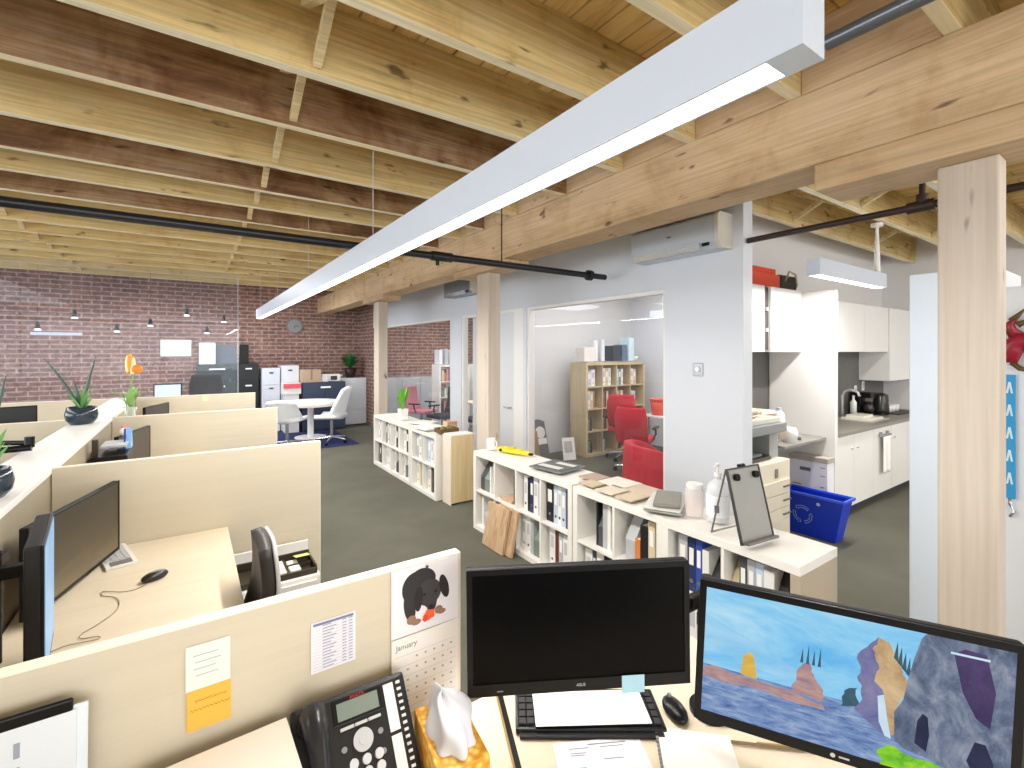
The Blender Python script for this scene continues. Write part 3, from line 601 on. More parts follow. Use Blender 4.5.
# ------------------------------------------------------------------ cubicle dividers and desks
BI = M['birch']
def divider(label, x0, x1, y, zt=1.18, group='birch desk dividers'):
    t = thing('desk_divider', label, 'divider', ((x0+x1)/2, y+.015, 0), group=group)
    hw = (x1-x0)/2
    mesh_obj('divider_panel', B().box(-hw, hw, -.015, .015, .12, zt-.004), BI, parent=t)
    mesh_obj('top_edging', B().box(-hw, hw, -.0155, .0155, zt-.004, zt), plain('fbf1df', .5, var=.01), parent=t)
    mesh_obj('end_edging', B().box(hw, hw+.004, -.0155, .0155, .12, zt), plain('f2e6d2', .5, var=.01), parent=t)
    for x in (-hw+.1, hw-.06): mesh_obj('foot', B().box(x-.05, x+.05, -.015, .015, 0, .02).box(x-.02, x+.02, -.01, .01, .02, .12), LGREY, parent=t)
    return t
divider('pale birch desk divider pinned with notes and a puppy calendar', -.56, .632, 1.19)
divider('birch desk divider behind the desk with the corded mouse', -.56, .686, 3.18)
divider('birch desk divider of the third desk row', -.56, .735, 5.35)
divider('farthest birch desk divider with a small yellow note', -.56, .753, 7.5)
divider('birch divider beyond the long white ledge, behind the bowl plant', -3.4, -.80, 5.35)
divider('farthest birch divider beyond the long white ledge', -3.4, -.80, 7.5)
divider('near birch divider on the far side of the white ledge', -3.4, -.80, 3.18)
t = thing('ledge_divider', 'long low divider with wide white ledge carrying the potted plants', 'divider', (-.68, 3.4, 0))
mesh_obj('divider_body', B().box(-.075, .115, -4.3, 4.13, 0, 1.15), plain('a89e88', .5), parent=t)
mesh_obj('ledge_top', B().box(-.115, .12, -4.32, 4.15, 1.15, 1.18), plain('f6f5f2', .4, var=.01), parent=t, bevel=.003)
def desk(label, x0, x1, y0, y1, z=.74):
    t = thing('desk', label, 'desk', ((x0+x1)/2, (y0+y1)/2, 0), group='pale laminate desks'); hx, hy = (x1-x0)/2, (y1-y0)/2
    mesh_obj('desktop', B().box(-hx, hx, -hy, hy, z-.028, z), M['desk'], parent=t, bevel=.003)
    for sx in (-1, 1):
        for sy in (-1, 1): mesh_obj('leg', B().box(sx*(hx-.06)-.02, sx*(hx-.06)+.02, sy*(hy-.06)-.02, sy*(hy-.06)+.02, 0, z-.028), LGREY, parent=t)
    return t
desk('pale desk with a corded mouse between the two nearest dividers', -.555, .18, 1.225, 3.175)
desk('pale desk in the third cubicle row', -.555, .18, 3.215, 5.345)
desk('pale desk in the farthest cubicle row', -.555, .18, 5.385, 7.49)
desk('pale desk on the far side of the white ledge', -1.55, -.805, 5.385, 7.49)
t = thing('desk', 'near pale corner desk holding the phone, tissues and two monitors', 'desk', (.6, .6, 0))
pts = [(-.555, .5), (.5, .5), (.85, .15), (.85, -.6), (1.47, -.6), (1.47, 1.10), (1.35, 1.185), (-.555, 1.185)]
mesh_obj('desktop', off(t, B().prism([(x, y, .712) for x, y in pts], (0, 0, .028))), M['desk'], parent=t, bevel=.003)
for x, y in ((-.5, .56), (-.5, 1.12), (.9, -.5), (1.4, -.5), (1.38, 1.08)): mesh_obj('leg', off(t, B().box(x-.02, x+.02, y-.02, y+.02, 0, .711)), LGREY, parent=t)

# ------------------------------------------------------------------ near divider : notes, list, calendar
PY = 1.188
def flat_xz(name, x0, x1, z0, z1, y, mat, parent=None, shear=0.0):
    b = B().prism([(x0, y, z0), (x1, y, z0+shear), (x1, y, z1+shear), (x0, y, z1)], (0, -.0006, 0)); return b
n = thing('paper_note', 'white paper note pinned above the orange sticky note', 'note', (.032, PY, 1.045))
mesh_obj('note_sheet', off(n, B().box(-.008, .072, PY-.0012, PY-.0004, 1.04, 1.135)), plain('eef0ea', .7, var=.01), parent=n)
mesh_obj('handwriting', off(n, B().box(.005, .05, PY-.0016, PY-.0013, 1.112, 1.1135).box(.008, .055, PY-.0016, PY-.0013, 1.098, 1.0995).box(.006, .045, PY-.0016, PY-.0013, 1.084, 1.0855).box(.01, .05, PY-.0016, PY-.0013, 1.07, 1.0715)), plain('a9b8c8', .8), parent=n)
n = thing('sticky_note', 'orange sticky note with two lines of handwriting on near divider', 'note', (.032, PY, .96))
mesh_obj('note_sheet', off(n, B().box(-.006, .073, PY-.0022, PY-.0014, .958, 1.042)), plain('ffbf4a', .6, var=.02), parent=n)
for k, (zz, xa, xb) in enumerate(((1.018, .008, .064), (1.0, .0, .07))):
    mesh_obj('handwriting', off(n, B().tube([(xa+(xb-xa)*i/28, PY-.0025, zz+.004*math.sin(i*2.3)*(.4+.6*((i*7) % 5)/4)) for i in range(29)], .0006, seg=5)), plain('a86a1c', .8), parent=n)
n = thing('phone_list', 'printed phone list in rows pinned to the near divider', 'list', (.288, PY, .99))
mesh_obj('list_sheet', off(n, B().box(.236, .34, PY-.0012, PY-.0004, .985, 1.105)), plain('efeef4', .7, var=.01), parent=n)
lb = B()
for r in range(15):
    z = 1.094-r*.0072; lb.box(.241+.012*0, .335, PY-.0015, PY-.0013, z-.0028, z-.0024)
    lb.box(.262, .262+.02+.012*((r*5) % 3)/2, PY-.0016, PY-.0013, z-.001, z+.001)
    lb.box(.308, .318, PY-.0016, PY-.0013, z-.001, z+.001).box(.323, .333, PY-.0016, PY-.0013, z-.001, z+.001)
mesh_obj('printed_rows', off(n, lb), plain('9a9db8', .8), parent=n)
mesh_obj('header_bar', off(n, B().box(.241, .335, PY-.0016, PY-.0013, 1.096, 1.102)), plain('7d80a8', .8), parent=n)
# calendar
n = thing('wall_calendar', 'wall calendar with a black puppy photo pinned to the near divider', 'calendar', (.53, PY, .8))
x0, x1 = .432, .628
mesh_obj('photo_page', off(n, B().box(x0, x1, PY-.0016, PY-.0004, .998, 1.176)), vgrad('puppy_photo_backdrop', 0, .2, [(0, 'd9c0b0'), (.28, 'dcc8bc'), (.36, 'ece6ea'), (1, 'f2f0f6')]), parent=n)
mesh_obj('month_page', off(n, B().box(x0, x1, PY-.003, PY-.0018, .79, .996)), plain('f3f0ea', .7, var=.01), parent=n)
def disc(b, cx, cz, rx, rz_, y, mi=0, rot=0, seg=28, wob=0):
    pts = []
    for k in range(seg):
        a = 2*math.pi*k/seg; w = 1+wob*math.sin(5*a+cx*90)
        px_, pz_ = rx*math.cos(a)*w, rz_*math.sin(a)*w
        pts.append((cx+px_*math.cos(rot)-pz_*math.sin(rot), y, cz+px_*math.sin(rot)+pz_*math.cos(rot)))
    b.prism(pts, (0, -.0003, 0), mi); return b
pb = B(); yy = PY-.0018
disc(pb, .503, 1.115, .042, .046, yy, 0, .3); disc(pb, .520, 1.135, .038, .03, yy-.0003, 0, -.2)
disc(pb, .482, 1.07, .016, .04, yy-.0002, 0, .15); disc(pb, .547, 1.065, .014, .03, yy-.0002, 0, -.2)
disc(pb, .538, 1.095, .036, .036, yy-.0006, 1); disc(pb, .583, 1.10, .013, .034, yy-.0009, 2, .25); disc(pb, .508, 1.085, .011, .033, yy-.0009, 2, -.1)
disc(pb, .542, 1.068, .018, .016, yy-.0011, 1); disc(pb, .543, 1.056, .007, .005, yy-.0014, 3)
disc(pb, .487, 1.035, .013, .012, yy-.0011, 4); disc(pb, .566, 1.04, .012, .011, yy-.0011, 4); disc(pb, .5, 1.026, .014, .008, yy-.0013, 4); disc(pb, .575, 1.033, .012, .007, yy-.0013, 4)
disc(pb, .524, 1.093, .004, .004, yy-.0014, 3); disc(pb, .557, 1.093, .004, .004, yy-.0014, 3)
mesh_obj('puppy_picture', off(n, pb), [plain('2e2b2e', .7), plain('3c383b', .7), plain('221f22', .7), plain('080808', .6), plain('9a7860', .7)], parent=n)
pb = disc(disc(B(), .538, 1.035, .016, .014, yy-.0016, 0, wob=.12), .526, 1.028, .008, .009, yy-.0018, 1, wob=.1)
mesh_obj('toy_picture', off(n, pb), [plain('f0602a', .6), plain('e04a1c', .6)], parent=n)
text_part('month_name', 'January', .02, n, Matrix.Translation((.473-.53, -.0034, .972-.8)) @ Matrix.Rotation(R(90), 4, 'X'), plain('8f8f95', .7))
gb = B()
for r in range(6): gb.box(x0+.01, x1-.01, PY-.0034, PY-.0031, .948-r*.028, .9484-r*.028)
for r in range(5):
    for c in range(7):
        if (r == 0 and c < 2): continue
        gb.box(x0+.016+c*.0255, x0+.0215+c*.0255, PY-.0034, PY-.0031, .934-r*.028, .939-r*.028)
mesh_obj('date_grid', off(n, gb), plain('a8a8b2', .8), parent=n)
mesh_obj('hanging_pin', off(n, B().cyl((.53, PY, 1.168), (.53, PY-.008, 1.168), .004)), CHROME, parent=n)
# small note on the far divider
one('sticky_note', B().box(.135, .2, 7.497, 7.499, 1.10, 1.16), plain('fff0b8', .6), 'small yellow sticky note on the farthest birch divider', 'note')

# ------------------------------------------------------------------ near desk items
Z = .741
# phone: wedge tilted up on a stand
t = thing('desk_phone', 'black office telephone with grey screen leaning against near divider', 'phone', (.312, 1.07, Z), 0)
ph_t = Vector((.2, 1.145, .945)); 
tilt = math.atan2(.17, .15)   # face slope
yA, zA, yB, zB = -.09, .028, .072, .205     # bottom and top of the face in local Y,Z
L = math.hypot(yB-yA, zB-zA); ta = math.atan2(zB-zA, yB-yA)
F = Matrix.Translation((0, yA, zA)) @ Matrix.Rotation(ta, 4, 'X')   # face frame: x across, y up the face, z outwards
hw = .13
F = Matrix.Rotation(R(-2), 4, 'Z') @ F
mesh_obj('phone_body', B().box(-hw, hw, 0, L, -.035, 0, mtx=F, bev=.01), plain('1c1e22', .4), parent=t)
mesh_obj('stand_foot', B().box(-.09, .09, .03, .06, 0, .13), BLACK, parent=t)
mesh_obj('screen_bezel', B().box(-.045, .068, L*.745, L*.95, .0002, .003, mtx=F, bev=.001), plain('101114', .3), parent=t)
mesh_obj('phone_screen', B().box(-.036, .058, L*.77, L*.915, .0032, .005, mtx=F), plain('818d84', .3), parent=t)
mesh_obj('softkey', B().box(-.034, -.003, L*.69, L*.716, .0005, .006, mtx=F, bev=.0015), LGREY, parent=t)
mesh_obj('softkey', B().box(-.001, .027, L*.69, L*.716, .0005, .006, mtx=F, bev=.0015), LGREY, parent=t)
mesh_obj('softkey', B().box(.029, .058, L*.69, L*.716, .0005, .006, mtx=F, bev=.0015), LGREY, parent=t)
mesh_obj('navigation_wheel', B().cyl((.012, L*.57, .0005), (.012, L*.57, .006), .022, seg=28).cyl((.012, L*.57, .006), (.012, L*.57, .008), .010, seg=20).xf(F), LGREY, parent=t, smooth=True)
for (x, y) in ((-.03, .55), (.052, .58), (.052, .42)): mesh_obj('function_button', B().cyl((x, L*y, .0005), (x, L*y, .004), .006).xf(F), GREY, parent=t)
for r in range(4):
    for c in range(3): mesh_obj('number_key', B().cyl((-.014+c*.028, L*(.42-r*.095), .0005), (-.014+c*.028, L*(.42-r*.095), .005), .0105, .0095, seg=18).xf(F), plain('d3d6da', .4), parent=t, smooth=True)
mesh_obj('label_strip', B().box(.074, .098, L*.53, L*.93, .0004, .0018, mtx=F), PAPER, parent=t)
mesh_obj('label_strip', B().box(.074, .098, L*.08, L*.50, .0004, .0018, mtx=F), PAPER, parent=t)
for r in range(15): mesh_obj('line_button', B().box(.105, .115, L*(.90-r*.058), L*(.925-r*.058), .0005, .004, mtx=F, bev=.001), plain('e8e8e8', .4), parent=t)
text_part('maker_mark', 'AVAYA', .0105, t, F @ Matrix.Translation((.012, L*.933, .0034)), plain('d0342c', .5))
hs = mesh_obj('handset', B().tube([(-.09, L*.93, .01), (-.09, L*.9, .028), (-.088, L*.78, .04), (-.086, L*.6, .04), (-.085, L*.4, .04), (-.086, L*.22, .04), (-.088, L*.1, .028), (-.088, L*.04, .01)], [.02, .029, .026, .02, .019, .021, .027, .02], seg=16).xf(F), plain('26282c', .28), parent=t, smooth='all')
mesh_obj('earpiece_ring', B().cyl((-.09, L*.84, .004), (-.09, L*.84, .02), .032, seg=20).xf(F), plain('15161a', .3), parent=hs, smooth=True)
# tissue box
t = thing('tissue_box', 'yellow patterned tissue box with a white tissue pulled up', 'tissue box', (.500, .985, Z), R(-8))
def tb_mat():
    m, nt, b = _nt('yellow_patterned_card'); v = coords(nt, (1, 1, 1))
    vo = nt.nodes.new('ShaderNodeTexVoronoi'); vo.inputs['Scale'].default_value = 55; nt.links.new(v, vo.inputs['Vector'])
    nt.links.new(ramp(nt, vo.outputs['Distance'], [(.2, 'f6d878'), (.5, 'eaa928'), (.8, 'd98f18')]), b.inputs['Base Color']); b.inputs['Roughness'].default_value = .5; return m
mesh_obj('carton', B().box(-.058, .058, -.10, .105, 0, .125, bev=.003), tb_mat(), parent=t)
mesh_obj('opening_rim', B().lathe((0, 0, .1255), [(.001, 0), (.034, 0), (.034, .001), (.001, .001)], seg=28).xf(Matrix.Diagonal((1, 1.7, 1, 1))), plain('e9c36a', .5), parent=t)
def tis(u, v):
    a = u*2*math.pi; r = (.05*(1-v**2.)**.6+.004)*(1+.35*math.sin(3*a+v*3)*v**.5+.12*math.sin(7*a)*(1-v))
    return (r*math.cos(a)*.9+.012*math.sin(v*3)-.012*v, r*math.sin(a)*1.5+.03*v, .126+.074*v+.008*math.sin(4*a)*v)
mesh_obj('tissue', B().grid(tis, 40, 14), plain('dfe1ea', .8, var=.01), parent=t, smooth='all')

def monitor(label, Pl, Pr, ztop, zbot, screen_mats, screen_fn=None, tilt=0, bez=.014, botbez=.03, mark=None, extra=None, roll=0, arm=True, depth=.028, group=None):
    """Pl,Pr : world xy of the left and right edge as seen from the front"""
    Pl, Pr = Vector(Pl), Vector(Pr); w = (Pr-Pl).length; c = (Pl+Pr)/2; a = math.atan2(Pr.y-Pl.y, Pr.x-Pl.x); h = ztop-zbot
    t = thing('monitor', label, 'monitor', (c.x, c.y, zbot), 0, group, rot=None)
    t.rotation_euler = (Matrix.Rotation(a, 3, 'Z') @ Matrix.Rotation(roll, 3, 'Y') @ Matrix.Rotation(tilt, 3, 'X')).to_euler()
    # local: x right, y into the scene, z up ; screen faces -y
    mesh_obj('back_shell', B().box(-w/2, w/2, .004, depth, 0, h, bev=.006), BLACKM, parent=t)
    mesh_obj('bezel', B().box(-w/2, -w/2+bez, -.002, .0038, 0, h).box(w/2-bez, w/2, -.002, .0038, 0, h).box(-w/2+bez, w/2-bez, -.002, .0038, h-bez, h).box(-w/2+bez, w/2-bez, -.002, .0038, 0, botbez), BLACK, parent=t)
    s = mesh_obj('screen', B().box(-w/2+bez, w/2-bez, .0005, .0035, botbez, h-bez) if not screen_fn else screen_fn(-w/2+bez, w/2-bez, botbez, h-bez), screen_mats, parent=t)
    if mark: text_part('maker_mark', mark, .010, t, Matrix.Translation((0, -.0024, botbez*.5)) @ Matrix.Rotation(R(90), 4, 'X'), LGREY)
    if arm: mesh_obj('mounting_plate', B().box(-.06, .06, depth, depth+.02, h*.35, h*.7), BLACKM, parent=t)
    return t, w, h
# left dark monitor
fL, fR = 1.155, 1.2
dL, dR = dirw(467.5)*fL, dirw(690)*fR
scr_dark = screen_noise('dark_idle_screen', [(.3, '050508'), (.7, '0a0a10')], 3, (1, 1, 1), .35)
t, w, h = monitor('black powered-off monitor with a blue sticky note on its frame', dL.xy, dR.xy, 1.215, .903, scr_dark, mark='ASUS', group='near desk monitors', roll=R(-.6))
mesh_obj('power_mark', B().box(-.21, -.195, -.0024, -.0021, .01, .013), GREY, parent=t)
q = one('sticky_note', B().box(-.029, .029, -.0008, 0, -.042, .002), plain('a8d4e6', .6), 'light blue sticky note stuck under the black monitor', 'note', loc=t.matrix_world @ Vector((0, 0, 0)))
bpy.context.view_layer.update()
q.location = t.matrix_world @ Vector((w*.235, -.004, .03)); q.rotation_euler = t.rotation_euler
# right bright monitor with seascape
fL, fR = 1.185, .955
dL, dR = dirw(693.5)*fL, dirw(1018)*fR
def seascape(x0, x1, z0, z1):
    b = B(); W, Hh = x1-x0, z1-z0; k = [0]
    def P(s, tt): return (x0+W*s, 0, z1-Hh*tt)
    rj = random.Random(11)
    def shape(pts, mi):
        k[0] += 1; y = .0010-.00012*k[0]
        if mi in (2, 3, 4, 5, 10) and len(pts) > 3:
            for it in range(3):
                q_ = []
                for (a_, b_) in zip(pts, pts[1:]+pts[:1]):
                    l_ = math.hypot(a_[0]-b_[0], a_[1]-b_[1]); j = l_*.1
                    q_ += [a_, (min(1, max(0, (a_[0]+b_[0])/2+rj.uniform(-j, j))), min(1, max(0, (a_[1]+b_[1])/2+rj.uniform(-j, j))))]
                pts = q_
        b.prism([(P(s, q)[0], y, P(s, q)[2]) for s, q in pts], (0, .0001, 0), mi)
    b.box(x0, x1, .001, .0035, z0, z1, 0)
    shape([(0, .22), (.2, .36), (.36, .5), (.36, .6), (.16, .54), (0, .46)], 11)
    shape([(0, .62), (.3, .63), (.6, .62), (1, .62), (1, 1), (0, 1)], 1)
    shape([(0, .66), (.04, .62), (.1, .64), (.2, .65), (.34, .66), (.44, .7), (.45, .73), (.3, .73), (.15, .72), (0, .72)], 2)
    shape([(.145, .63), (.15, .5), (.168, .44), (.188, .46), (.2, .56), (.205, .64)], 12)
    shape([(.335, .66), (.345, .53), (.37, .42), (.39, .41), (.41, .52), (.44, .64), (.43, .68)], 2)
    for q in range(4): shape([(.355+.02*q, .42), (.363+.02*q, .3-.03*(q % 2)), (.366+.02*q, .42)], 4)
    shape([(.5, .6), (.52, .52), (.55, .5), (.56, .64), (.5, .66)], 4)
    shape([(.54, .66), (.545, .42), (.58, .16), (.605, .1), (.64, .16), (.65, .4), (.65, .72), (.65, .8), (.6, .74)], 5)
    shape([(.605, .1), (.64, .12), (.68, .24), (.7, .36), (.68, .6), (.66, .78), (.632, .7), (.6, .42), (.598, .25)], 3)
    shape([(.612, .52), (.632, .5), (.645, .66), (.66, .8), (.64, .79), (.62, .7)], 8)
    for q in range(4): shape([(.655+.013*q, .22+.03*q), (.665+.013*q, .1+.03*q), (.67+.013*q, .25+.03*q)], 4)
    shape([(.67, .8), (.665, .6), (.69, .5), (.7, .36), (.715, .2), (.735, .04), (.75, .0), (.87, 0), (1, 0), (1, .0), (1, .5), (1, 1), (1, 1), (.95, .96), (.84, .9), (.76, .86), (.7, .84)], 6)
    shape([(.73, .78), (.735, .62), (.75, .56), (.765, .58), (.772, .7), (.765, .82)], 7)
    shape([(.83, .1), (.86, .05), (.92, .06), (.95, .3), (.94, .55), (.9, .5), (.86, .35)], 9)
    shape([(.88, .8), (.9, .66), (.93, .66), (.955, .78), (.95, .88), (.9, .88)], 7)
    shape([(.62, .9), (.66, .84), (.71, .88), (.78, .88), (.86, .92), (.93, .9), (1, .93), (1, 1), (.63, 1)], 10)
    shape([(.82, .085), (.93, .085), (.93, .1), (.82, .1)], 8)
    return b
SM = [screen_noise('screen_sky', [(.3, '58b6f4'), (.5, '92d4fa'), (.7, 'c4ecfd')], 2.2, (1, 1, 3)), screen_noise('screen_sea', [(.3, '46649c'), (.5, '7c98c8'), (.7, 'b4c2d8')], 16, (1, 1, 5)),
      screen_noise('screen_shore', [(.3, '8f7890'), (.6, 'c8a298')], 14, (1, 1, 3)), screen_noise('screen_sunlit_rock', [(.3, 'b08a68'), (.7, 'e4c898')], 14), screen_noise('screen_pines', [(.3, '2b4a5c'), (.7, '4c7284')], 20),
      screen_noise('screen_shaded_rock', [(.3, '5060a4'), (.7, '9a92b0')], 14), screen_noise('screen_cave_rock', [(.3, '3c4560'), (.5, '6f7c96'), (.7, 'a2a8b8')], 13, (1.6, 1, 1)), screen_noise('screen_cave_dark', [(.3, '1e2440'), (.7, '3a3e60')], 9),
      screen_noise('screen_foam', [(.3, 'b8dcf4'), (.7, 'e6f4fc')], 9), screen_noise('screen_purple_shade', [(.3, '3a2f58'), (.7, '5c4c78')], 9), screen_noise('screen_moss', [(.3, '3f9a3a'), (.5, '8cd82e'), (.7, 'c8f048')], 12, (1, 1, 2)), screen_noise('screen_cloud', [(.3, '7cc6f4'), (.7, 'b4e2fa')], 5, (1, 1, 3)), screen_noise('screen_yellow_rock', [(.3, 'd8a43c'), (.7, 'f4d870')], 12)]
t, w, h = monitor('wide monitor showing a blue sea, rock stacks and a cave', dL.xy, dR.xy, 1.168, .818, SM, seascape, mark=None, group='near desk monitors', roll=R(2.6), bez=.016, botbez=.024)
mesh_obj('maker_mark', B().cyl((-.012, -.0025, .012), (-.012, -.002, .012), .005, seg=16).box(.0, .02, -.0025, -.002, .010, .014), LGREY, parent=t)
# monitor stand base between them
t = thing('monitor_stand', 'black round based monitor stand between the two near monitors', 'stand', (1.205, .775, Z), 0)
mesh_obj('base_disc', B().cyl((0, 0, 0), (0, 0, .014), .055, seg=32).cyl((0, 0, .014), (0, 0, .03), .03, seg=24), BLACK, parent=t, smooth=True)
mesh_obj('pole', B().cyl((0.03, .03, .01), (0.03, .03, .36), .016, seg=16), BLACKM, parent=t, smooth=True)
mesh_obj('arm', B().box(-.1, .06, .035, .06, .27, .31).box(-.0, .16, .02, .045, .22, .26), BLACKM, parent=t, bevel=.005)
t = thing('monitor_mount', 'thin black hinge arm joining the two near monitors', 'arm', (1.06, .75, 1.07), R(-34))
mesh_obj('arm_bar', B().box(-.03, .03, .02, .045, .0, .03), BLACKM, parent=t, bevel=.004)
# keyboard + papers
Q = -YAW
kc = Vector((.915, .965))
t = thing('keyboard', 'black keyboard half covered with a white sheet on near desk', 'keyboard', (kc.x, kc.y, Z), Q)
mesh_obj('keyboard_body', B().box(-.2, .2, -.075, .075, 0, .016, bev=.006), BLACK, parent=t)
kb = B()
for r in range(5):
    for c in range(18): kb.box(-.19+c*.0212, -.173+c*.0212, -.062+r*.025, -.042+r*.025, .0162, .021)
o = mesh_obj('key_field', kb, plain('26262a', .5), parent=t)
o = mesh_obj('wrist_rest', B().box(-.19, .19, -.092, -.076, 0, .01, bev=.004), BLACKM, parent=t)
paper_stack('white sheet resting on the black keyboard', (.915, .955, .7635), Q+R(2), .31, .125, .0008, 1, name='paper_sheet', skew=0)
t = thing('computer_mouse', 'black mouse at the right end of the near keyboard', 'mouse', (1.115, .825, Z), Q+R(10))
mesh_obj('mouse_shell', B().sph((0, 0, .012), .03, sc=(.95, 1.7, .65)), BLACK, parent=t, smooth='all')
mesh_obj('scroll_wheel', B().cyl((-.004, .03, .03), (.004, .03, .03), .007), GREY, parent=t, smooth=True)
t = thing('printed_page', 'printed page with short paragraphs lying before the near keyboard', 'paper', (.845, .83, Z), Q+R(6))
mesh_obj('page_sheet', B().box(-.12, .11, -.15, .06, 0, .002), plain('e9eaf2', .7, var=.01), parent=t)
lb = B()
rr = random.Random(5)
for (y, xa, xb, hh_) in ((.045, -.03, .07, .003), (.036, -.08, -.03, .002), (.036, .0, .06, .002), (.022, -.08, -.04, .002), (.016, -.08, -.045, .002), (.0, .0, .05, .002), (-.02, -.09, -.05, .002), (-.034, -.09, .02, .002), (-.05, -.09, .05, .002), (-.064, -.09, .03, .002), (-.08, -.09, .06, .002)):
    lb.box(xa, xb, y, y+hh_, .0021, .0024)
mesh_obj('printed_lines', lb, plain('83849a', .8), parent=t)
t = thing('spiral_notebook', 'white spiral notebook at the front edge of the near desk', 'notebook', (1.045, .705, Z), Q+R(-10))
mesh_obj('pages', B().box(-.09, .09, -.12, .07, 0, .008), PAPER, parent=t)
nb = B()
for i in range(14): nb.cyl((-.09, .06-.0125*i, .006), (-.097, .06-.0125*i, .006), .004, seg=8)
mesh_obj('spiral_wire', nb, GREY, parent=t)
t = thing('ruler', 'long thin black ruler with gilt edge beside the near keyboard', 'ruler', (.70, 1.04, Z), R(0))
dd = Vector((.75-.65, 1.16-.92)); L_ = dd.length; t.rotation_euler.z = math.atan2(dd.y, dd.x)
mesh_obj('ruler_bar', B().box(-L_/2, L_/2, -.008, .006, 0, .006), BLACK, parent=t)
mesh_obj('gilt_edge', B().box(-L_/2, L_/2, .0062, .011, 0, .004), plain('a88a50', .4, .3), parent=t)
for i, (x, y) in enumerate(((1.22, .62), (1.27, .58))):
    one('pencil', B().cyl((x-.07, y+.06, Z+.005), (x+.06, y-.06, Z+.005), .004, seg=6), plain('b89a60' if i else '7c6a4c', .5), ['brown pencil lying beneath the bright monitor, nearer the notebook', 'yellowish pencil lying beneath the bright monitor'][i], 'pencil', 'pencils under the monitor')
# document organiser on the left of near desk
t = thing('file_tray', 'white letter tray piled up beside the near phone', 'tray', (.04, 1.06, Z), 0)
mesh_obj('tray_base', B().box(-.12, .13, -.11, .09, 0, .008), LGREY, parent=t)
mesh_obj('tray_wall', B().box(-.12, -.115, -.11, .09, .009, .175).box(.125, .13, -.11, .09, .009, .175).box(-.115, .125, .085, .09, .009, .175), LGREY, parent=t)
mesh_obj('stacked_paper', B().box(-.11, .12, -.105, .08, .009, .178), PAPER, parent=t)
t = paper_stack('slanting pile of blank white sheets topping the letter tray', (.035, 1.06, Z+.18), R(3), .27, .17, .016, 4, 'f0e6da', skew=.013)
t = thing('document_holder', 'black file holder leaning on the near divider left of notes', 'file holder', (-.33, 1.09, Z), 0)
mesh_obj('holder_back', B().box(-.2, .155, .06, .07, 0, .382), BLACK, parent=t, bevel=.004)
mesh_obj('holder_base', B().box(-.2, .155, -.05, .06, 0, .01), BLACK, parent=t)
mt = Matrix.Translation((-.01, .035, .012)) @ Matrix.Rotation(R(-4), 4, 'X')
t2 = thing('printed_document', 'bluish white printed document standing in the black file holder', 'document', (-.33, 1.09, Z), 0)
mesh_obj('page_sheet', B().box(-.19, .17, 0, .004, 0, .35, mtx=mt).box(-.19, .185, .005, .009, 0, .356, mtx=mt), plain('e4ecf4', .7, var=.01), parent=t2)
lb = B()
for i in range(5):
    for j in range(3): lb.box(.09-.05*i, .098-.05*i, -.001, -.0002, .22+.04*j, .245+.04*j+.01*(i % 2), mtx=mt)
mesh_obj('printed_lines', lb, plain('a0aab8', .8), parent=t2)

# ------------------------------------------------------------------ second cubicle
scrA = vgrad('dim_reflective_screen', 0, .34, [(0, '7a6c52'), (.35, '4a4232'), (.8, '332e26'), (1, '2b2823')])  # dim reflection painted as a gradient on the screen
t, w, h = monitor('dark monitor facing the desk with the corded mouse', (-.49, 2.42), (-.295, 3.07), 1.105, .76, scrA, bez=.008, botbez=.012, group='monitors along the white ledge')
# face the desk (+x): front is -y local ; edge order gives the facing
fl = B()
def mon_side(label, x, y, yaw, w=.36, h=.36, z=.83, blue=True):
    t = thing('monitor', label, 'monitor', (x, y, z), yaw, 'monitors along the white ledge')
    mesh_obj('back_shell', B().box(-w/2, w/2, .004, .04, 0, h, bev=.006), BLACKM, parent=t)
    mesh_obj('bezel', B().box(-w/2, w/2, -.002, .0038, 0, h), BLACK, parent=t)
    mesh_obj('screen', B().box(-w/2+.012, w/2-.012, -.004, -.0021, .03, h-.012), screen_noise('bright_blue_screen', [(.3, '8fc4f4'), (.7, 'b8dcfa')], 4, emit=.8) if blue else scrA, parent=t)
    return t
t = mon_side('monitor seen nearly edge-on with a pale blue screen, nearest the black cables', -.36, 2.0, R(97), w=.36, h=.41, z=.80)
t = thing('monitor_mount', 'black monitor arm clamped to the white ledge at second desk', 'arm', (-.52, 2.2, Z))
mesh_obj('arm_pole', B().cyl((0, 0, 0), (0, 0, .36), .015), BLACKM, parent=t, smooth=True)
mesh_obj('arm_link', B().box(-.01, .13, -.02, .02, .27, .31).box(-.012, .012, -.25, .1, .3, .33), BLACKM, parent=t, bevel=.004)
t = thing('keyboard', 'flat white keyboard under the second desk monitor', 'keyboard', (-.3, 3.0, Z), R(-76))
mesh_obj('keyboard_body', B().box(-.16, .16, -.06, .06, 0, .014, bev=.004), WHITE, parent=t)
kb = B()
for r in range(4):
    for c in range(11): kb.box(-.15+c*.022, -.132+c*.022, -.05+r*.024, -.03+r*.024, .0142, .018)
mesh_obj('key_field', kb, LGREY, parent=t)
mesh_obj('dark_pad', B().box(.1, .15, -.04, .04, .0142, .017), plain('7c7878', .5), parent=t)
t = thing('computer_mouse', 'black corded mouse on the empty second desk', 'mouse', (-.13, 2.62, Z), R(-60))
mesh_obj('mouse_shell', B().sph((0, 0, .014), .03, sc=(.95, 1.8, .7)), plain('2a2522', .35), parent=t, smooth='all')
mesh_obj('palm_accent', B().sph((0, .006, .018), .027, sc=(.5, 1.6, .72)), GREY, parent=t, smooth='all')
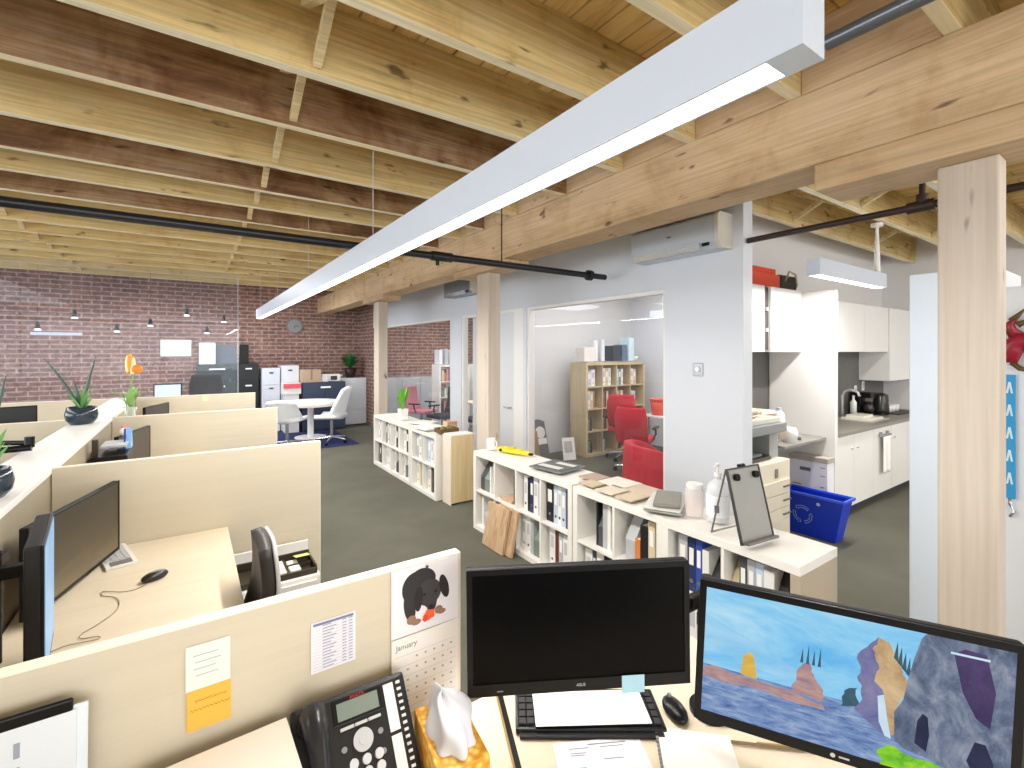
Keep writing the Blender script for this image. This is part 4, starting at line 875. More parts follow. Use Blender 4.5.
cp = [(-.155, 2.58), (-.19, 2.545), (-.235, 2.55), (-.28, 2.585), (-.305, 2.6), (-.3, 2.56), (-.255, 2.51), (-.235, 2.45), (-.24, 2.37), (-.28, 2.3), (-.32, 2.25), (-.315, 2.215), (-.27, 2.2), (-.265, 2.18), (-.31, 2.185), (-.36, 2.19), (-.42, 2.15)]
def smoothpts(c, n=5):
    out = []
    for i in range(len(c)-1):
        p0, p1, p2, p3 = [Vector((*c[max(0, min(len(c)-1, j))], 0)) for j in (i-1, i, i+1, i+2)]
        for k in range(n):
            q = k/n; out.append(.5*((2*p1)+(-p0+p2)*q+(2*p0-5*p1+4*p2-p3)*q*q+(-p0+3*p1-3*p2+p3)*q**3))
    out.append(Vector((*c[-1], 0))); return out
mesh_obj('cable', B().tube([(p.x, p.y, Z+.003) for p in smoothpts(cp)], .0017, seg=6).xf(Matrix.Rotation(R(60), 4, 'Z') @ Matrix.Translation((.13, -2.62, -Z))), plain('a89a80', .6), parent=t, smooth='all')
t = thing('docking_station', 'black dock tangled with cables behind the edge-on monitor', 'dock', (-.47, 1.85, Z), 0)
mesh_obj('dock_body', B().box(-.07, .06, -.1, .12, 0, .07, bev=.006), BLACK, parent=t)
mesh_obj('cable_bundle', B().tube([(-.02+.05*math.sin(i*.9), -.1+.02*i, .08+.03*math.cos(i*1.3)) for i in range(14)], .006, seg=6).tube([(.03*math.cos(i), -.08+.02*i, .09+.02*math.sin(i*1.7)) for i in range(11)], .005, seg=6, mi=1), [BLACKM, LGREY], parent=t, smooth='all')

def task_chair(label, loc, rz, mseat, mback, backh=.5, backw=.44, zt=1.0, shell=None, base=None, group=None, arms=True, name='office_chair', edge=None, curve=.05):
    """faces +x local"""
    t = thing(name, label, 'chair', loc, rz, group); base = base or CHROME
    zs = .46
    if shell:
        def sh(u, v):  # bucket shell: u across, v from front of seat to the top of the back
            y = (u-.5)*backw*(1.1-.25*max(0, v-.5)); c = (2*u-1)**2
            if v < .45: x = .24-.44*(v/.45); z = zs+.02+.05*c
            else:
                q = (v-.45)/.55; x = -.2-.14*q+.17*c*(1-q*.6); z = zs+.02+(zt-zs)*q**.9*(1-.10*c)+.05*c*(1-q)
            return (x, y, z)
        mesh_obj('seat_shell', B().grid(sh, 14, 18), shell, parent=t, smooth='all', solid=.07)
        mesh_obj('seat_pad', B().box(-.17, .22, -backw*.4, backw*.4, zs+.03, zs+.07, bev=.02), mseat, parent=t)
    else:
        mesh_obj('seat', B().box(-.23, .24, -.24, .24, zs, zs+.07, bev=.03), mseat, parent=t, smooth=True)
        def bk_(u, v):
            q = v; y = (u-.5)*backw*(1-.35*max(0, q-.75)*2); return (-.235-.1*q+curve*(2*u-1)**2-.05*math.sin(q*3.1), y, zt-backh+backh*q)
        mesh_obj('backrest', B().grid(bk_, 10, 14), mback, parent=t, smooth='all', solid=.045)
        if edge: mesh_obj('back_frame', B().grid(lambda u, v: (bk_(u, v)[0]-.035, bk_(u, v)[1]*1.02, bk_(u, v)[2]), 10, 14), edge, parent=t, smooth='all', solid=.015)
        mesh_obj('back_support', B().tube([(-.1, 0, zs-.01), (-.26, 0, zs), (-.31, 0, zt-backh*.6)], .022), base, parent=t, smooth=True)
    if arms:
        for s in (-1, 1): mesh_obj('armrest', B().tube([(.02, s*.23, zs+.03), (.02, s*.28, zs+.12), (.0, s*.28, zs+.2)], .014).box(-.12, .14, s*.28-.03, s*.28+.03, zs+.2, zs+.225, bev=.01), base if shell else BLACKM, parent=t)
    mesh_obj('gas_column', B().cyl((0, 0, .1), (0, 0, zs), .028), base, parent=t, smooth=True)
    for k in range(5):
        a = k*math.pi*2/5+.3; c, s = math.cos(a), math.sin(a)
        l = mesh_obj('base_leg', B().tube([(0, 0, .11), (.15*c, .15*s, .1), (.3*c, .3*s, .075)], [.028, .022, .016]), base, parent=t, smooth=True)
        mesh_obj('caster', B().cyl((.3*c-.02*s, .3*s+.02*c, .03), (.3*c+.02*s, .3*s-.02*c, .03), .03, seg=14), BLACK, parent=l, smooth=True)
    return t
task_chair('black office chair tucked against the second desk', (-.085, 2.22, 0), R(180), M['black_fabric'], plain('2a2522', .55), zt=.965, backh=.5, backw=.36, arms=False, edge=LGREY, curve=.01)
# low cabinet and open tray next to the chair
t = thing('low_cabinet', 'low white cabinet below the second birch divider', 'cabinet', (.395, 2.965, 0))
mesh_obj('carcass', B().box(-.22, .21, -.17, .19, 0, .5, bev=.003), WHITE, parent=t)
mesh_obj('drawer', B().box(-.2, .19, -.186, -.171, .03, .25), WARMW, parent=t)
mesh_obj('drawer', B().box(-.2, .19, -.186, -.171, .26, .48), WARMW, parent=t)
mesh_obj('back_rail', B().box(-.22, .21, .165, .185, .5, .58), WHITE, parent=t)
t = thing('desk_organizer', 'dark compartment tray with white cards next to office chair', 'organizer', (.395, 2.95, .501))
mesh_obj('tray_frame', B().box(-.2, .2, .1, .112, .0, .05).box(-.2, .2, -.13, -.118, 0, .03).box(-.2, -.19, -.118, .1, 0, .04).box(.19, .2, -.118, .1, 0, .04).box(.05, .06, -.118, .1, 0, .03).box(.06, .19, -.02, -.01, 0, .03).box(-.19, .19, -.118, .1, 0, .004), plain('3a3226', .5), parent=t)
mesh_obj('card_stack', B().box(-.1, .045, -.11, .06, .0045, .035), PAPER, parent=t)
mesh_obj('card_stack', B().box(.065, .12, -.005, .05, .0045, .03), PAPER, parent=t)
mesh_obj('card_stack', B().box(.065, .12, -.1, -.03, .0045, .03), PAPER, parent=t)
one('sticky_note', B().box(.50, .58, 2.92, 3.03, .57, .572, mtx=None), plain('f4f09a', .6), 'pale yellow sticky note on the dark compartment tray', 'note', rot=(R(-15), 0, 0)).location.z = .556

# ------------------------------------------------------------------ third / fourth cubicle
mon3, w, h = monitor('dark grey monitor in the third cubicle behind the second divider', (-.45, 4.62), (-.29, 5.2), 1.107, .76, plain('4a453e', .4), bez=.008, botbez=.012, group='monitors along the white ledge')
mon4, w, h = monitor('dark monitor in the farthest cubicle behind the third divider', (-.42, 6.75), (-.22, 7.3), 1.12, .77, plain('3d3a3c', .4), bez=.008, botbez=.012, group='monitors along the white ledge')
mon5, w, h = monitor('black monitor behind the bowl plant beyond the white ledge', (-1.75, 6.2), (-1.22, 6.35), 1.235, .9, plain('22262c', .4), bez=.01, botbez=.02, group='monitors beyond the white ledge')
mesh_obj('stand_pole', B().box(-.03, .03, .05, .08, -.15, .2).box(-.1, .1, 0, .14, -.16, -.145), BLACK, parent=mon5)
t = thing('paper_tent', 'folded pale blue paper tent in the third cubicle', 'paper', (-.385, 4.44, 1.052))
mesh_obj('folded_sheet', B().prism([(0, -.06, 0), (0, .08, 0), (0, .01, .14)], (.03, 0, 0)), plain('8fc0ee', .6), parent=t)
mesh_obj('blue_spine', B().prism([(-.012, -.08, -.01), (-.012, -.06, -.01), (-.012, .0, .14), (-.012, -.03, .14)], (.01, 0, 0)), plain('1f3a9a', .5), parent=t)
t = thing('cable_box', 'black equipment box with cables in the third cubicle', 'box', (-.45, 4.35, Z))
mesh_obj('box_body', B().box(-.09, .1, -.25, .2, 0, .31, bev=.01), BLACK, parent=t)
mesh_obj('shelf_plate', B().box(-.06, .08, -.1, .15, .345, .36).box(-.02, .02, 0, .04, .311, .345), LGREY, parent=t)
mesh_obj('upright', B().box(-.09, -.06, -.2, -.16, .311, .42), plain('3a2c20', .6), parent=t)
t = thing('plush_toy', 'small red and white plush toy above the third desk monitor', 'toy', (-.38, 4.78, 1.07))
mesh_obj('toy_body', B().sph((0, 0, .03), .035, sc=(1, 1, .9)).sph((0, -.03, .06), .02), plain('e07a86', .8), parent=t, smooth='all')
mesh_obj('toy_belly', B().sph((0, -.05, .03), .028, sc=(1, 1, 1.1)), plain('f2f0ee', .8), parent=t, smooth='all')
t.location = (-.42, 4.72, 1.107)

# ------------------------------------------------------------------ things on the ledge
def bowl_plant(label, x, y, leaves_, r=.1, cat='plant'):
    t = thing('potted_plant', label, cat, (x, y, 1.181))
    mesh_obj('glass_bowl', B().lathe((0, 0, 0), [(.01, 0), (r*.8, 0), (r*1.12, r*.4), (r*1.2, r*.9), (r*1.05, r*1.6), (r*1.0, r*1.6), (r*1.1, r*.9), (r*.95, r*.4), (.01, .01)]), plain('2c3a44', .12), parent=t, smooth='all')
    mesh_obj('pebbles', B().sph((0, 0, r*1.15), r*.98, sc=(1, 1, .3)), plain('30363a', .7), parent=t, smooth='all')
    b = B()
    for (dx, dy, h, w) in leaves_:
        n = 10; prev = None
        for k in range(n+1):
            q = k/n; c = Vector((dx*q**1.3, dy*q**1.3, r*.8+h*q)); wd = w*(1-q**3)*.5+.001
            side = Vector((.83, -.56, 0))*wd
            cur = [b.bm.verts.new(c-side), b.bm.verts.new(c+Vector((0, 0, 0))-Vector((.56, .83, 0))*wd*.3), b.bm.verts.new(c+side)]
            if prev: b.bm.faces.new((prev[0], prev[1], cur[1], cur[0])); b.bm.faces.new((prev[1], prev[2], cur[2], cur[1]))
            prev = cur
    mesh_obj('tall_leaves', b, plain('3d5a4c', .45, var=.15), parent=t, smooth='all', solid=.003)
    mesh_obj('short_leaves', leaves(18, .12, .24, .12, .03, int(x*-100), r*.8), plain('7db86a', .5, var=.15), parent=t, smooth='all')
    return t
bowl_plant('dark glass bowl plant with two tall spiky leaves on the white ledge', -.71, 5.0, [(-.24, .12, .46, .03), (.09, -.03, .47, .026), (-.05, .0, .3, .03)], .085)
bowl_plant('nearest glass bowl plant on the ledge, cut off by the picture edge', -.66, 2.66, [(.06, .0, .42, .022), (-.05, .1, .4, .02)], .07)
t = thing('desk_lamp', 'black jointed lamp arm lying across the white ledge', 'lamp arm', (-.76, 3.72, 1.181), R(-30))
mesh_obj('upper_bar', B().cyl((-.25, 0, .06), (.0, .02, .055), .014).cyl((.0, .02, .03), (.0, .02, .09), .022), BLACK, parent=t, smooth=True)
mesh_obj('lower_bar', B().cyl((-.28, -.14, .02), (.02, .01, .03), .018), BLACK, parent=t, smooth=True)
t = thing('flower_vase', 'clear glass vase with one orange and yellow flower', 'vase', (-.46, 5.62, Z))
mesh_obj('vase_glass', B().lathe((0, 0, 0), [(.01, 0), (.04, 0), (.032, .3), (.05, .5), (.046, .5), (.028, .3), (.034, .01), (.01, .01)]), plain('dfe9dd', .1, alpha=.35), parent=t, smooth='all')
mesh_obj('stem', B().tube([(0, 0, .05), (.01, 0, .4), (.0, 0, .62), (.02, 0, .82)], .006).tube([(0, 0, .4), (-.05, 0, .6), (-.15, -.03, .66)], .004), plain('6fa04a', .5), parent=t, smooth='all')
mesh_obj('foliage', leaves(14, .1, .22, .12, .06, 21, .5), plain('9cc87a', .5, var=.1), parent=t, smooth='all')
fb = B()
for k in range(7):
    a = k*.9; fb.sph((.0+.022*math.cos(a), .022*math.sin(a), .88+.02*(k % 3)), .024, sc=(.8, .8, 3.4), seg=10, mi=k % 2)
mesh_obj('blossom', fb, [plain('f7e2b0', .5), plain('f2a42c', .5)], parent=t, smooth='all')
mesh_obj('orange_petal', B().sph((.05, -.02, .85), .04, sc=(1.1, .8, 1), seg=12), plain('f08a1e', .5), parent=t, smooth='all')

# ------------------------------------------------------------------ far area: table, chairs, cabinets
t = thing('round_table', 'white round meeting table on one central leg', 'table', (2.02, 10.2, .013))
mesh_obj('table_top', B().cyl((0, 0, .705), (0, 0, .74), .55, seg=48), WHITE, parent=t, smooth=True)
mesh_obj('table_edge', B().lathe((0, 0, .66), [(.53, 0), (.552, 0), (.552, .045), (.53, .045)], seg=48), plain('d9c8b8', .5), parent=t, smooth=True)
mesh_obj('central_leg', B().cyl((0, 0, .02), (0, 0, .7), .06), WHITE, parent=t, smooth=True)
mesh_obj('table_base', B().cyl((0, 0, 0), (0, 0, .02), .3, seg=36), WHITE, parent=t, smooth=True)
SHELL = plain('eef0f4', .4, var=.01)
task_chair('white shell meeting chair on the right side of the round table', (2.24, 9.4, .013), R(150), SHELL, SHELL, zt=1.06, shell=SHELL, group='white meeting chairs', arms=False, backw=.5)
task_chair('white shell meeting chair turned away at the left of the round table', (1.45, 9.35, .013), R(60), SHELL, SHELL, zt=.86, shell=SHELL, group='white meeting chairs', arms=False, backw=.52)
rg = one('rug', B().box(.95, 2.65, 9.0, 11.2, 0.0005, .012), M['navy_rug'], 'dark navy rug under the round meeting table', 'rug')
def file_cabinet(label, x0, x1, y0, zt, n, mat, group, depth=.5, handle=CHROME, hw=.12, name='filing_cabinet', lx=None):
    t = thing(name, label, 'cabinet', ((x0+x1)/2, y0+depth/2, 0), group=group); w = (x1-x0)/2
    mesh_obj('carcass', B().box(-w, w, -depth/2+.02, depth/2, 0.02, zt, bev=.004), mat, parent=t)
    hh_ = (zt-.06)/n
    for i in range(n):
        d_ = mesh_obj('drawer', B().box(-w+.012, w-.012, -depth/2, -depth/2+.019, .04+i*hh_, .04+(i+1)*hh_-.012), mat, parent=t)
        mesh_obj('drawer_handle', B().box(-hw/2, hw/2, -depth/2-.016, -depth/2-.001, .04+(i+.72)*hh_, .04+(i+.72)*hh_+.03), handle, parent=d_)
    return t
KC = plain('242c34', .45)
file_cabinet('black filing cabinet carrying the framed white sheet', .1, .82, 11.45, 1.5, 4, plain('2c3c3e', .45), 'black filing cabinets', hw=.28, handle=WHITE)
file_cabinet('narrow black filing cabinet beside the pale grey ones', .84, 1.22, 11.45, 1.5, 4, plain('12191c', .45), 'black filing cabinets', handle=WHITE)
file_cabinet('pale grey filing cabinet beside the black ones', 1.27, 1.62, 11.3, 1.4, 4, plain('d0d4da', .4), 'pale filing cabinets', handle=DGREY, hw=.08)
file_cabinet('taller pale grey filing cabinet with a red edged box in front', 1.64, 2.0, 11.3, 1.45, 4, plain('d6d9de', .4), 'pale filing cabinets', handle=DGREY, hw=.08)
file_cabinet('long white drawer cabinet along the brick wall', 2.93, 3.54, 11.42, 1.13, 3, plain('e4eaf2', .4), None, handle=WHITE, hw=.1, name='drawer_cabinet')
t = thing('credenza', 'dark blue grey cabinet behind the round meeting table', 'cabinet', (2.47, 11.18, 0))
mesh_obj('carcass', B().box(-.46, .45, -.2, .2, .02, 1.08, bev=.004), plain('343f54', .5), parent=t)
mesh_obj('door', B().box(-.45, -.005, -.218, -.201, .06, 1.06), plain('343f54', .5), parent=t)
dd_ = mesh_obj('door', B().box(.005, .44, -.218, -.201, .06, 1.06), plain('343f54', .5), parent=t)
mesh_obj('door_handle', B().box(-.09, .12, -.24, -.219, .95, .99), WHITE, parent=dd_)
one('carton_box', B().box(1.62, 1.98, 10.95, 11.25, .85, 1.08).box(1.66, 1.94, 10.98, 11.22, 0.02, .85), [plain('e8e4e2', .6)], 'white carton stack in front of the taller pale cabinet', 'box')
one('red_folder', B().box(1.63, 1.97, 10.9, 10.949, .98, 1.07), plain('d8505e', .5), 'red folder on the white cartons by the filing cabinets', 'folder', loc=None)
t = thing('cardboard_box', 'tan cardboard box on the dark blue cabinet', 'box', (2.21, 11.2, 1.081))
mesh_obj('box_body', B().box(-.2, .2, -.15, .15, 0, .28, bev=.004), plain('b79c84', .7), parent=t)
mesh_obj('tape_strip', B().box(-.02, .02, -.152, -.1505, .05, .28), plain('8f7a64', .6), parent=t)
one('desk_speaker', B().box(2.43, 2.56, 11.1, 11.25, 1.081, 1.25, bev=.01), WHITE, 'white rounded box next to the tan cardboard box', 'speaker')
t = thing('appliance', 'white small appliance with dark front on the drawer cabinet', 'appliance', (2.72, 11.3, 1.081))
mesh_obj('appliance_body', B().box(-.15, .15, -.1, .15, 0, .16, bev=.015), WHITE, parent=t)
mesh_obj('appliance_front', B().box(-.07, .07, -.104, -.1005, .03, .12), DGREY, parent=t)
t = thing('potted_plant', 'dark green bushy plant in a dark pot before the brick wall', 'plant', (3.2, 11.62, 1.13))
mesh_obj('pot', B().lathe((0, 0, 0), [(.01, 0), (.1, 0), (.14, .24), (.12, .24), (.01, .22)]), plain('2c1a18', .5), parent=t, smooth='all')
mesh_obj('foliage', leaves(80, .2, .52, .34, .06, 8, .2, .8), plain('2f7a3c', .5, var=.2), parent=t, smooth='all')
one('paper_lump', B().sph((2.98, 11.75, 1.175), .07, sc=(1.3, 1, .45)), WHITE, 'white crumpled bag on the drawer cabinet beside dark pot', 'bag', smooth='all')
t = thing('wall_clock', 'round grey clock high on the brick wall', 'clock', (2.02, 12.0, 2.36))
mesh_obj('clock_case', B().cyl((0, -.03, 0), (0, 0, 0), .18, seg=36), plain('7e7b78', .5), parent=t, smooth=True)
mesh_obj('clock_face', B().cyl((0, -.034, 0), (0, -.031, 0), .15, seg=36), plain('969896', .6), parent=t)
mesh_obj('clock_hand', B().box(-.004, .09, -.038, -.035, -.006, .006).box(-.006, .006, -.038, -.035, -.05, .004), DGREY, parent=t)
one('whiteboard', B().box(-.5, .02, 11.95, 11.98, 1.66, 2.0, bev=.01), plain('eef2fa', .4, emit=.25), 'small blank whiteboard on brick wall left of black cabinet', 'whiteboard')  # stands for a reflection, with a faint glow added
one('framed_sheet', B().box(.15, .43, 11.5, 11.52, 1.501, 1.94), plain('f2f4fa', .5, emit=.25), 'blank white sheet standing on the black filing cabinet', 'sheet')  # faint glow of its own brightens the sheet
one('grey_panel', B().box(.44, .82, 11.6, 11.63, 1.501, 1.9), plain('56626c', .5), 'slate grey panel standing on the black cabinet', 'panel')
one('black_case', B().box(.88, 1.04, 11.55, 11.7, 1.501, 1.91, bev=.005), BLACK, 'upright black case on the narrow black cabinet', 'case')
# pale blue screen left, black chair with pink bag
t, w, h = monitor('pale blue monitor behind the farthest divider', (-.42, 8.2), (-.1, 8.24), 1.3, .95, plain('c2dcf4', .4, emit=.35), bez=.012, botbez=.012, group='monitors past the dividers')
mesh_obj('stand_pole', B().box(-.03, .03, .05, .08, -.2, .2).box(-.1, .1, 0, .14, -.21, -.195), WHITE, parent=t)
desk('pale desk beyond the farthest divider', -.9, -.06, 7.9, 8.6)
t.parent = None
task_chair('black high backed office chair behind the farthest divider', (.22, 9.75-1.9+.95, 0), R(-90), M['black_fabric'], M['black_fabric'], zt=1.38, backh=.6, group='black office chairs', backw=.46)
t = thing('round_cushion', 'pale pink round cushion on the black chair past the farthest divider', 'cushion', (.27, 8.68, .54))
mesh_obj('cushion_body', B().sph((0, 0, .34), .17, sc=(1, .55, 1)).cyl((0, 0, .0), (0, 0, .3), .14, .15), plain('efd3d4', .8), parent=t, smooth='all')
mesh_obj('cushion_bow', B().sph((.13, -.05, .44), .055).sph((.17, -.05, .38), .04), plain('e6e4dc', .8), parent=t, smooth='all')

# ------------------------------------------------------------------ glazed office
sK = cube_shelf('tall oak cube bookcase of four rows inside the glazed office', (5.4, 5.72, 0), 0, 4, 4, M['oak'])
sK.scale.z = 1.075
G = 'files in the oak bookcase'
kc_ = {3: [[(rb, 'l', .09, .26, 0), (rb, 'w', .08, .28, 0)], [(rb, 'w', .07, .3, 0), (rb, 'e', .07, .3, 0), (rb, 'w', .06, .3, 0)], [(rb, 'l', .05, .28, 0), (rb, 's', .06, .28, 0), (rb, 'w', .05, .28, 0)], [(rb, 'w', .08, .28, 0), (rb, 'e', .07, .27, 0)]],
       2: [[(rb, 'w', .06, .29, 0), (rb, 'e', .07, .29, 0), (bk, 't', .03, .28, 0)], [(bk, 't', .05, .28, 0), (bk, 'q', .04, .27, 0), (bk, 'e', .05, .28, 0)], [(bk, 'e', .05, .28, 0), (bk, 't', .05, .27, 0), (rb, 'e', .06, .28, 0)], [(rb, 'w', .07, .26, 0), (rb, 'w', .06, .25, 0)]],
       1: [[(bk, 's', .05, .2, 0), (bk, 'q', .05, .22, 0)], [(bk, 't', .04, .2, 0), (bk, 'q', .05, .24, 0), (bk, 't', .04, .2, 0)], [(bk, 'e', .05, .24, 0), (bk, 's', .05, .24, 0)], [(bk, 'r', .05, .24, 0)]],
       0: [[(bk, 's', .06, .2, 0), (bk, 'q', .05, .22, 0)], [(bk, 'w', .05, .2, 0), (bk, 's', .04, .2, 0)], [(bk, 't', .05, .24, 0), (bk, 'q', .05, .24, 0)], [(bk, 't', .05, .24, 0)]]}
rn = ['bottom row', 'second row up', 'third row up', 'top row']
for r in kc_:
    for c in range(4): fill(sK, c, r, kc_[r][c], 'the oak bookcase, %s, column %s' % (rn[r], ['one', 'two', 'three', 'four'][c]), .03, G)
tz = 1.5895
TOPK = [('cardboard_box', 5.42, .24, .24, 'e6e2dc', 'pale box at the corner of the oak bookcase top'), ('roll_tube', 5.75, .08, .36, 'e8ebf0', 'white upright roll on the oak bookcase beside the pale box'), ('roll_tube', 5.92, .08, .38, 'dfe5ee', 'second white upright roll on the oak bookcase'), ('storage_case', 6.1, .2, .27, '2c3444', 'dark upright case on the oak bookcase'), ('storage_case', 6.33, .12, .29, '5a6f8c', 'slate blue upright case on the oak bookcase'), ('acrylic_model', 6.5, .14, .42, 'cfe6f0', 'pale glass block on the oak bookcase')]  # last block paints a bright window reflection as a solid
for nm, x, w_, h_, c, l in TOPK:
    if nm == 'roll_tube': one(nm, B().cyl((x+w_/2, 5.9, tz+.001), (x+w_/2, 5.9, tz+h_), w_/2, seg=20), plain(c, .4), l, 'roll', smooth=True)
    else: one(nm, B().box(x, x+w_, 5.78, 6.0, tz+.001, tz+h_, bev=.004), plain(c, .4), l, 'box')
t = thing('bowl', 'small white bowl on the oak bookcase top', 'bowl', (6.78, 5.9, tz+.001)); mesh_obj('bowl_body', B().lathe((0, 0, 0), [(.01, 0), (.04, 0), (.08, .08), (.075, .08), (.035, .01), (.01, .01)]), WHITE, parent=t, smooth='all')
mesh_obj('foot_ring', B().cyl((0, 0, -.0005), (0, 0, .006), .035), LGREY, parent=t)
RF = M['red_fabric']
task_chair('red mesh office chair with chrome base beside the oak bookcase', (5.32, 4.6, 0), R(28), RF, RF, zt=.98, backh=.5, group='red office chairs')
task_chair('second red office chair hidden behind the first one', (5.88, 5.3, 0), R(30), RF, RF, zt=1.08, backh=.5, group='red office chairs')
t = thing('armchair', 'plump red tub armchair close behind the office glass', 'armchair', (4.28, 3.34, 0), R(-30))
def tub(u, v):
    a = R(-125+250*u)+math.pi; r = .38-.03*v; top = .74-.30*abs(2*u-1)**4
    return (r*math.cos(a), r*math.sin(a), .12+(top-.12)*v)
mesh_obj('tub_back', B().grid(tub, 26, 8), RF, parent=t, smooth='all', solid=.11)
mesh_obj('seat_cushion', B().cyl((.04, 0, .12), (.04, 0, .44), .31, seg=32), RF, parent=t, bevel=.03, smooth=True)
for k in range(4): mesh_obj('leg', B().cyl((.22*math.cos(k*1.57+.8), .22*math.sin(k*1.57+.8), 0), (.22*math.cos(k*1.57+.8), .22*math.sin(k*1.57+.8), .12), .018), CHROME, parent=t, smooth=True)
t = thing('meeting_table', 'white topped table in the glazed office beside red chairs', 'table', (6.6, 4.65, 0))
mesh_obj('table_top', B().box(-.55, .55, -.45, .45, .71, .74), WHITE, parent=t, bevel=.004)
for sx in (-1, 1):
    for sy in (-1, 1): mesh_obj('leg', B().cyl((sx*.45, sy*.38, 0), (sx*.45, sy*.38, .71), .025), CHROME, parent=t, smooth=True)
t = thing('bin', 'red orange tapered bin standing on the office table', 'bin', (6.2, 4.9, .741))
mesh_obj('bin_body', B().lathe((0, 0, 0), [(.01, 0), (.1, 0), (.13, .25), (.12, .25), (.09, .01), (.01, .01)], seg=24), plain('e84a38', .5), parent=t, smooth='all')
mesh_obj('rim', B().lathe((0, 0, .25), [(.125, -.008), (.145, -.008), (.145, .008), (.125, .008)], seg=24), plain('e05040', .5), parent=t, smooth=True)
# leaning pictures on the office floor
for i, (x, y, w_, h_, c, l, rz_) in enumerate(((4.62, 6.15, .34, .44, '9c8468', 'brown wooden panel leaning on the office wall', 0), (4.9, 6.2, .26, .62, '6e6e70', 'grey framed picture with a pale round motif leaning in office', 5), (5.08, 5.75, .22, .36, 'e8e8e6', 'white printed board leaning in front of the oak bookcase side', -15))):
    t = thing('leaning_picture', l, 'picture', (x, y, 0), R(rz_), 'pictures leaning in the office')
    mt = Matrix.Rotation(R(-14), 4, 'X')
    mesh_obj('picture_panel', B().box(-w_/2, w_/2, 0, .02, 0, h_, mtx=mt), plain(c, .6), parent=t)
    if i == 1: mesh_obj('printed_motif', disc(B(), 0, .4, .11, .1, -.001, 0).xf(mt), plain('e6e2da', .6), parent=t)
    if i == 1: mesh_obj('printed_band', B().box(-.12, .12, -.002, -.0003, .2, .3, mtx=mt), plain('eeeeea', .6), parent=t)
    if i == 2: mesh_obj('printed_motif', B().box(-.08, .06, -.002, -.0003, .12, .3, mtx=mt), plain('b8b4ac', .6), parent=t)
# far glazed room
for i, x in enumerate((4.55, 5.5)):
    s_ = cube_shelf(['white open bookcase in the far glazed room, beside pink chair', 'white open bookcase in the far glazed room behind the white post'][i], (x, 9.5, 0), 0, 2, 4, WHITE, group='white bookcases in the far room')
    for r in range(1, 4):
        fill(s_, 0, r, [[(bk, 'q', .05, .22, 0), (bk, 'p', .04, .26, 0)], [(mf, 's', .07, .2, 0), (bk, 'w', .04, .2, 0)], [(bk, 'e', .06, .25, 0), (bk, 't', .05, .2, 0), (bk, 'p', .05, .26, 0)]][r-1], 'the far bookcase %s, %s, left' % (['beside pink chair', 'behind white post'][i], rn[r]), .04, 'files in the far room')
        fill(s_, 1, r, [[(bk, 'r', .05, .22, 0), (bk, 'p', .04, .26, 0)], [(mf, 'q', .07, .2, 0), (bk, 't', .04, .2, 0)], [(bk, 'e', .06, .25, 0), (bk, 'w', .05, .2, 0), (bk, 'd', .05, .26, 0)]][r-1], 'the far bookcase %s, %s, right' % (['beside pink chair', 'behind white post'][i], rn[r]), .04, 'files in the far room')
for i in range(4):
    one('binder', B().box(4.6+i*.14, 4.68+i*.14, 9.6, 9.85, 1.479, 1.80+.02*(i % 2)), plain(['e9ecf2', 'b8bdc6', 'f2f2f2', '7a808a'][i], .5), '%s binder standing on top of the far room bookcase, %s from its left end' % (['off-white', 'light grey', 'white', 'mid grey'][i], ORD[i]), 'binder', 'binders on the far bookcase top')
one('picture_board', B().box(5.6, 6.1, 9.8, 9.83, 1.479, 2.0, mtx=None), WHITE, 'large blank white board standing on a far room bookcase', 'board')
t = thing('credenza', 'long pale cabinet against brick in the far glazed room', 'cabinet', (4.8, 11.6, 0))
mesh_obj('carcass', B().box(-.9, .6, -.25, .25, 0, 1.1, bev=.004), plain('b9bcc2', .5), parent=t)
for k in range(3): mesh_obj('door', B().box(-.88+k*.49, -.41+k*.49, -.268, -.251, .05, 1.07), plain('bfc2c8', .5), parent=t)
PK = plain('c07a88', .7)
task_chair('pink office chair in the far glazed room', (4.05, 9.3, 0), R(-60), PK, PK, zt=1.02, backh=.5, group='chairs in the far glazed room')
task_chair('black office chair in the far glazed room next to pink one', (4.1, 8.4, 0), R(190), M['black_fabric'], M['black_fabric'], zt=1.05, backh=.55, group='chairs in the far glazed room')
task_chair('black office chair behind the white mullion of the far room', (4.5, 7.6, 0), R(150), M['black_fabric'], M['black_fabric'], zt=.95, backh=.5, group='chairs in the far glazed room')
desk('white table in the far glazed room', 4.6, 5.9, 7.9, 8.6)

# ------------------------------------------------------------------ kitchen nook
def cab(label, x0, x1, y0, y1, z0, z1, doors, mat=WHITE, knobs=False, name='wall_cabinet', group='white kitchen wall cabinets'):
    t = thing(name, label, 'cabinet', ((x0+x1)/2, (y0+y1)/2, z0), group=group)
    mesh_obj('carcass', off(t, B().box(x0, x1, y0+.02, y1, z0, z1)), mat, parent=t)
    for a, b_ in doors:
        d_ = mesh_obj('door', off(t, B().box(a+.003, b_-.003, y0, y0+.019, z0+.003, z1-.003)), mat, parent=t)
        if knobs: mesh_obj('knob', off(t, B().cyl(((a+b_)/2, y0, z1-.13), ((a+b_)/2, y0-.02, z1-.13), .01)), LGREY, parent=d_)
    return t
cab('white wall cabinet with a dark gap under the orange box', 3.69, 4.55, 2.35, 2.69, 1.75, 2.39, [(3.69, 4.12), (4.12, 4.55)])
cab('white wall cabinet against the tall side panel', 4.66, 5.29, 2.35, 2.69, 1.75, 2.39, [(4.66, 5.29)])
t = thing('cabinet_filler', 'dark open slot with two hinges between the wall cabinets', 'shelf', (4.605, 2.5, 1.75))
mesh_obj('dark_back', B().box(-.05, .05, -.13, .19, .02, .63), plain('3c3430', .6), parent=t)  # dark block paints the shade of the open gap
